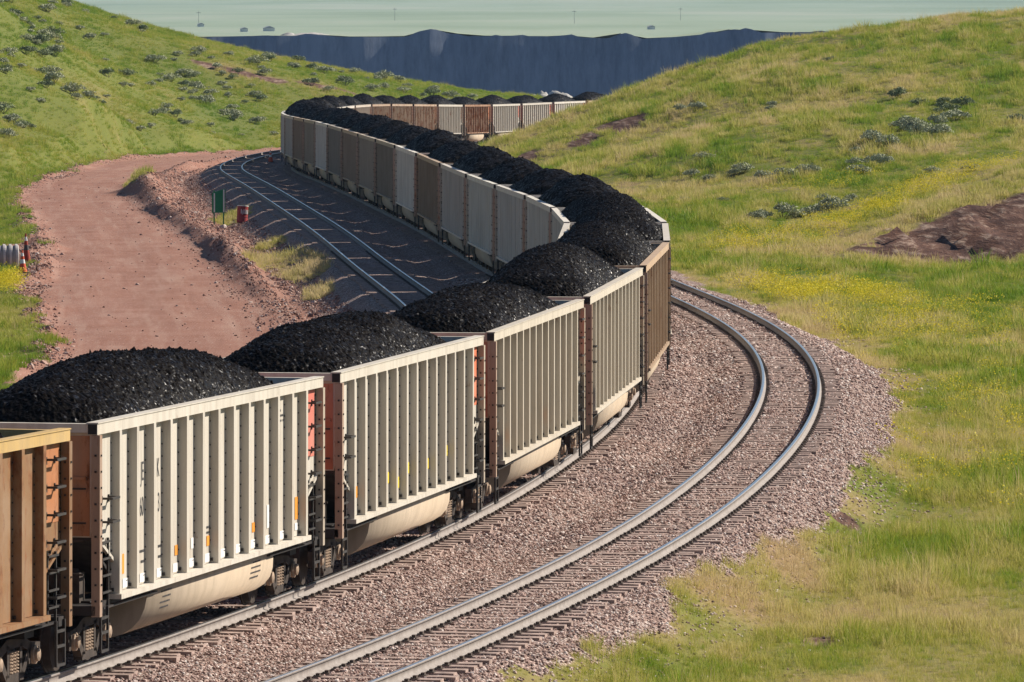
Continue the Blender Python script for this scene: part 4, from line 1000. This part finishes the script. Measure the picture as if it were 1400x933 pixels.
while n < 240:
    y = rr.uniform(425, 770); x = rr.uniform(-.083 * y, -.3)
    s_, l_ = to_sl(x, y)
    if l_[0] > np.interp(s_[0], RS, RL) - 3.0: continue
    if vnoise(np.array([x * .12]), np.array([y * .035]), 77)[0] < rr.uniform(-.35, .35): continue
    shrub(random.choice(SG[4:] + SG[:2] if rr.uniform() < .75 else SGd), x, y, rr.uniform(.8, 1.9), 'small grey green sagebrush dotted over the left hillside', 'sagebrush on the left hill'); n += 1
# ------------------------------------------------------------------ far away
wmf = simple('pale_shed_wall', (.62, .62, .60), .8); rf = simple('shed_roof', (.30, .30, .32), .7)
def shed(x, y, w, d, h, lab):
    z = float(prairie(np.array([x]), np.array([y]))[0])
    t = tag(empty('farm_shed', (x, y, z), (0, 0, .2)), lab, 'shed', 'far sheds on the plain')
    MB().box(-w / 2, w / 2, -d / 2, d / 2, -.5, h).build('wall', [wmf], t)
    MB().prism([(-w / 2 - .3, h + .01), (0, h + w * .22), (w / 2 + .3, h + .01)], 'y', -d / 2 - .3, d / 2 + .3).build('roof', [rf], t)
for px, Y, w, h, lab in ((334, 3100, 3, 1.5, 'tiny pale shed far out on the plain, left one'), (368, 3150, 5, 1.5, 'tiny pale shed far out on the plain, wider one'), (275, 3500, 3, 1.4, 'tiny far shed alone near the left hill'), (890, 3300, 3, 1.4, 'tiny far shed above the right of the pit wall')):
    shed((px - 700) / 8670 * Y, Y, w, 5, h, lab)
def pole(x, y, h):
    z = float(prairie(np.array([x]), np.array([y]))[0])
    t = tag(empty('utility_pole', (x, y, z)), 'thin dark utility pole far out on the plain', 'utility pole', 'far utility poles')
    MB().lathe([(-.5, .10), (h, .06)], (0, 0, 0), 'z', 8).build('shaft', [M['dark']], t); MB().box(-1.2, 1.2, -.08, .08, h - 1.1, h - .9).build('cross_arm', [M['dark']], t)
for px, Y in ((272, 3600), (540, 3900), (785, 3700), (930, 3900)): pole((px - 700) / 8670 * Y, Y, 8)
def spoil(x, y, z, w, h, mat, lab, seed):
    xs = np.linspace(-1, 1, 26); X, Y = np.meshgrid(xs, xs, indexing='ij'); q = np.clip(1 - np.sqrt(X ** 2 + Y ** 2), 0, 1)
    Z = h * np.minimum(q * 1.5, 1) * (.8 + .8 * fbm(X * 2.5, Y * 2.5, seed, 3)) - .4
    n = 26; i, j = np.meshgrid(np.arange(n - 1), np.arange(n - 1), indexing='ij'); qd = np.stack([i * n + j, (i + 1) * n + j, (i + 1) * n + j + 1, i * n + j + 1], -1).reshape(-1, 4)
    o = link('spoil_heap', npmesh('spoil_heap', np.stack([X * w / 2, Y * w * .35, Z], -1).reshape(-1, 3), qd), mat); o.location = (x, y, z); tag(o, lab, 'spoil heap', 'pale spoil heaps at the pit')
pale = simple('pale_spoil', (.42, .40, .37), .9, 0, .4, .4)
for i, (px, Y, w, h) in enumerate(((690, 1330, 12, 2.0), (715, 1330, 14, 2.2), (742, 1325, 12, 2.6), (768, 1320, 14, 2.9), (800, 1325, 13, 2.4), (825, 1325, 12, 2.0))): spoil((px - 700) / 8670 * Y, Y, -17.4, w, h * 1.25, pale, 'pale spoil heap at the foot of the pit wall', 200 + i)
for i, (px, w, h) in enumerate(((380, 9, .7), (395, 11, 1.0), (420, 12, .8), (440, 10, .6))):
    x = (px - 700) / 8670 * 1420; spoil(x, 1418, float(prairie(np.array([x]), np.array([1418.]))[0]) - .2, w, h, pale, 'low pale spoil heap along the top of the pit wall', 220 + i)
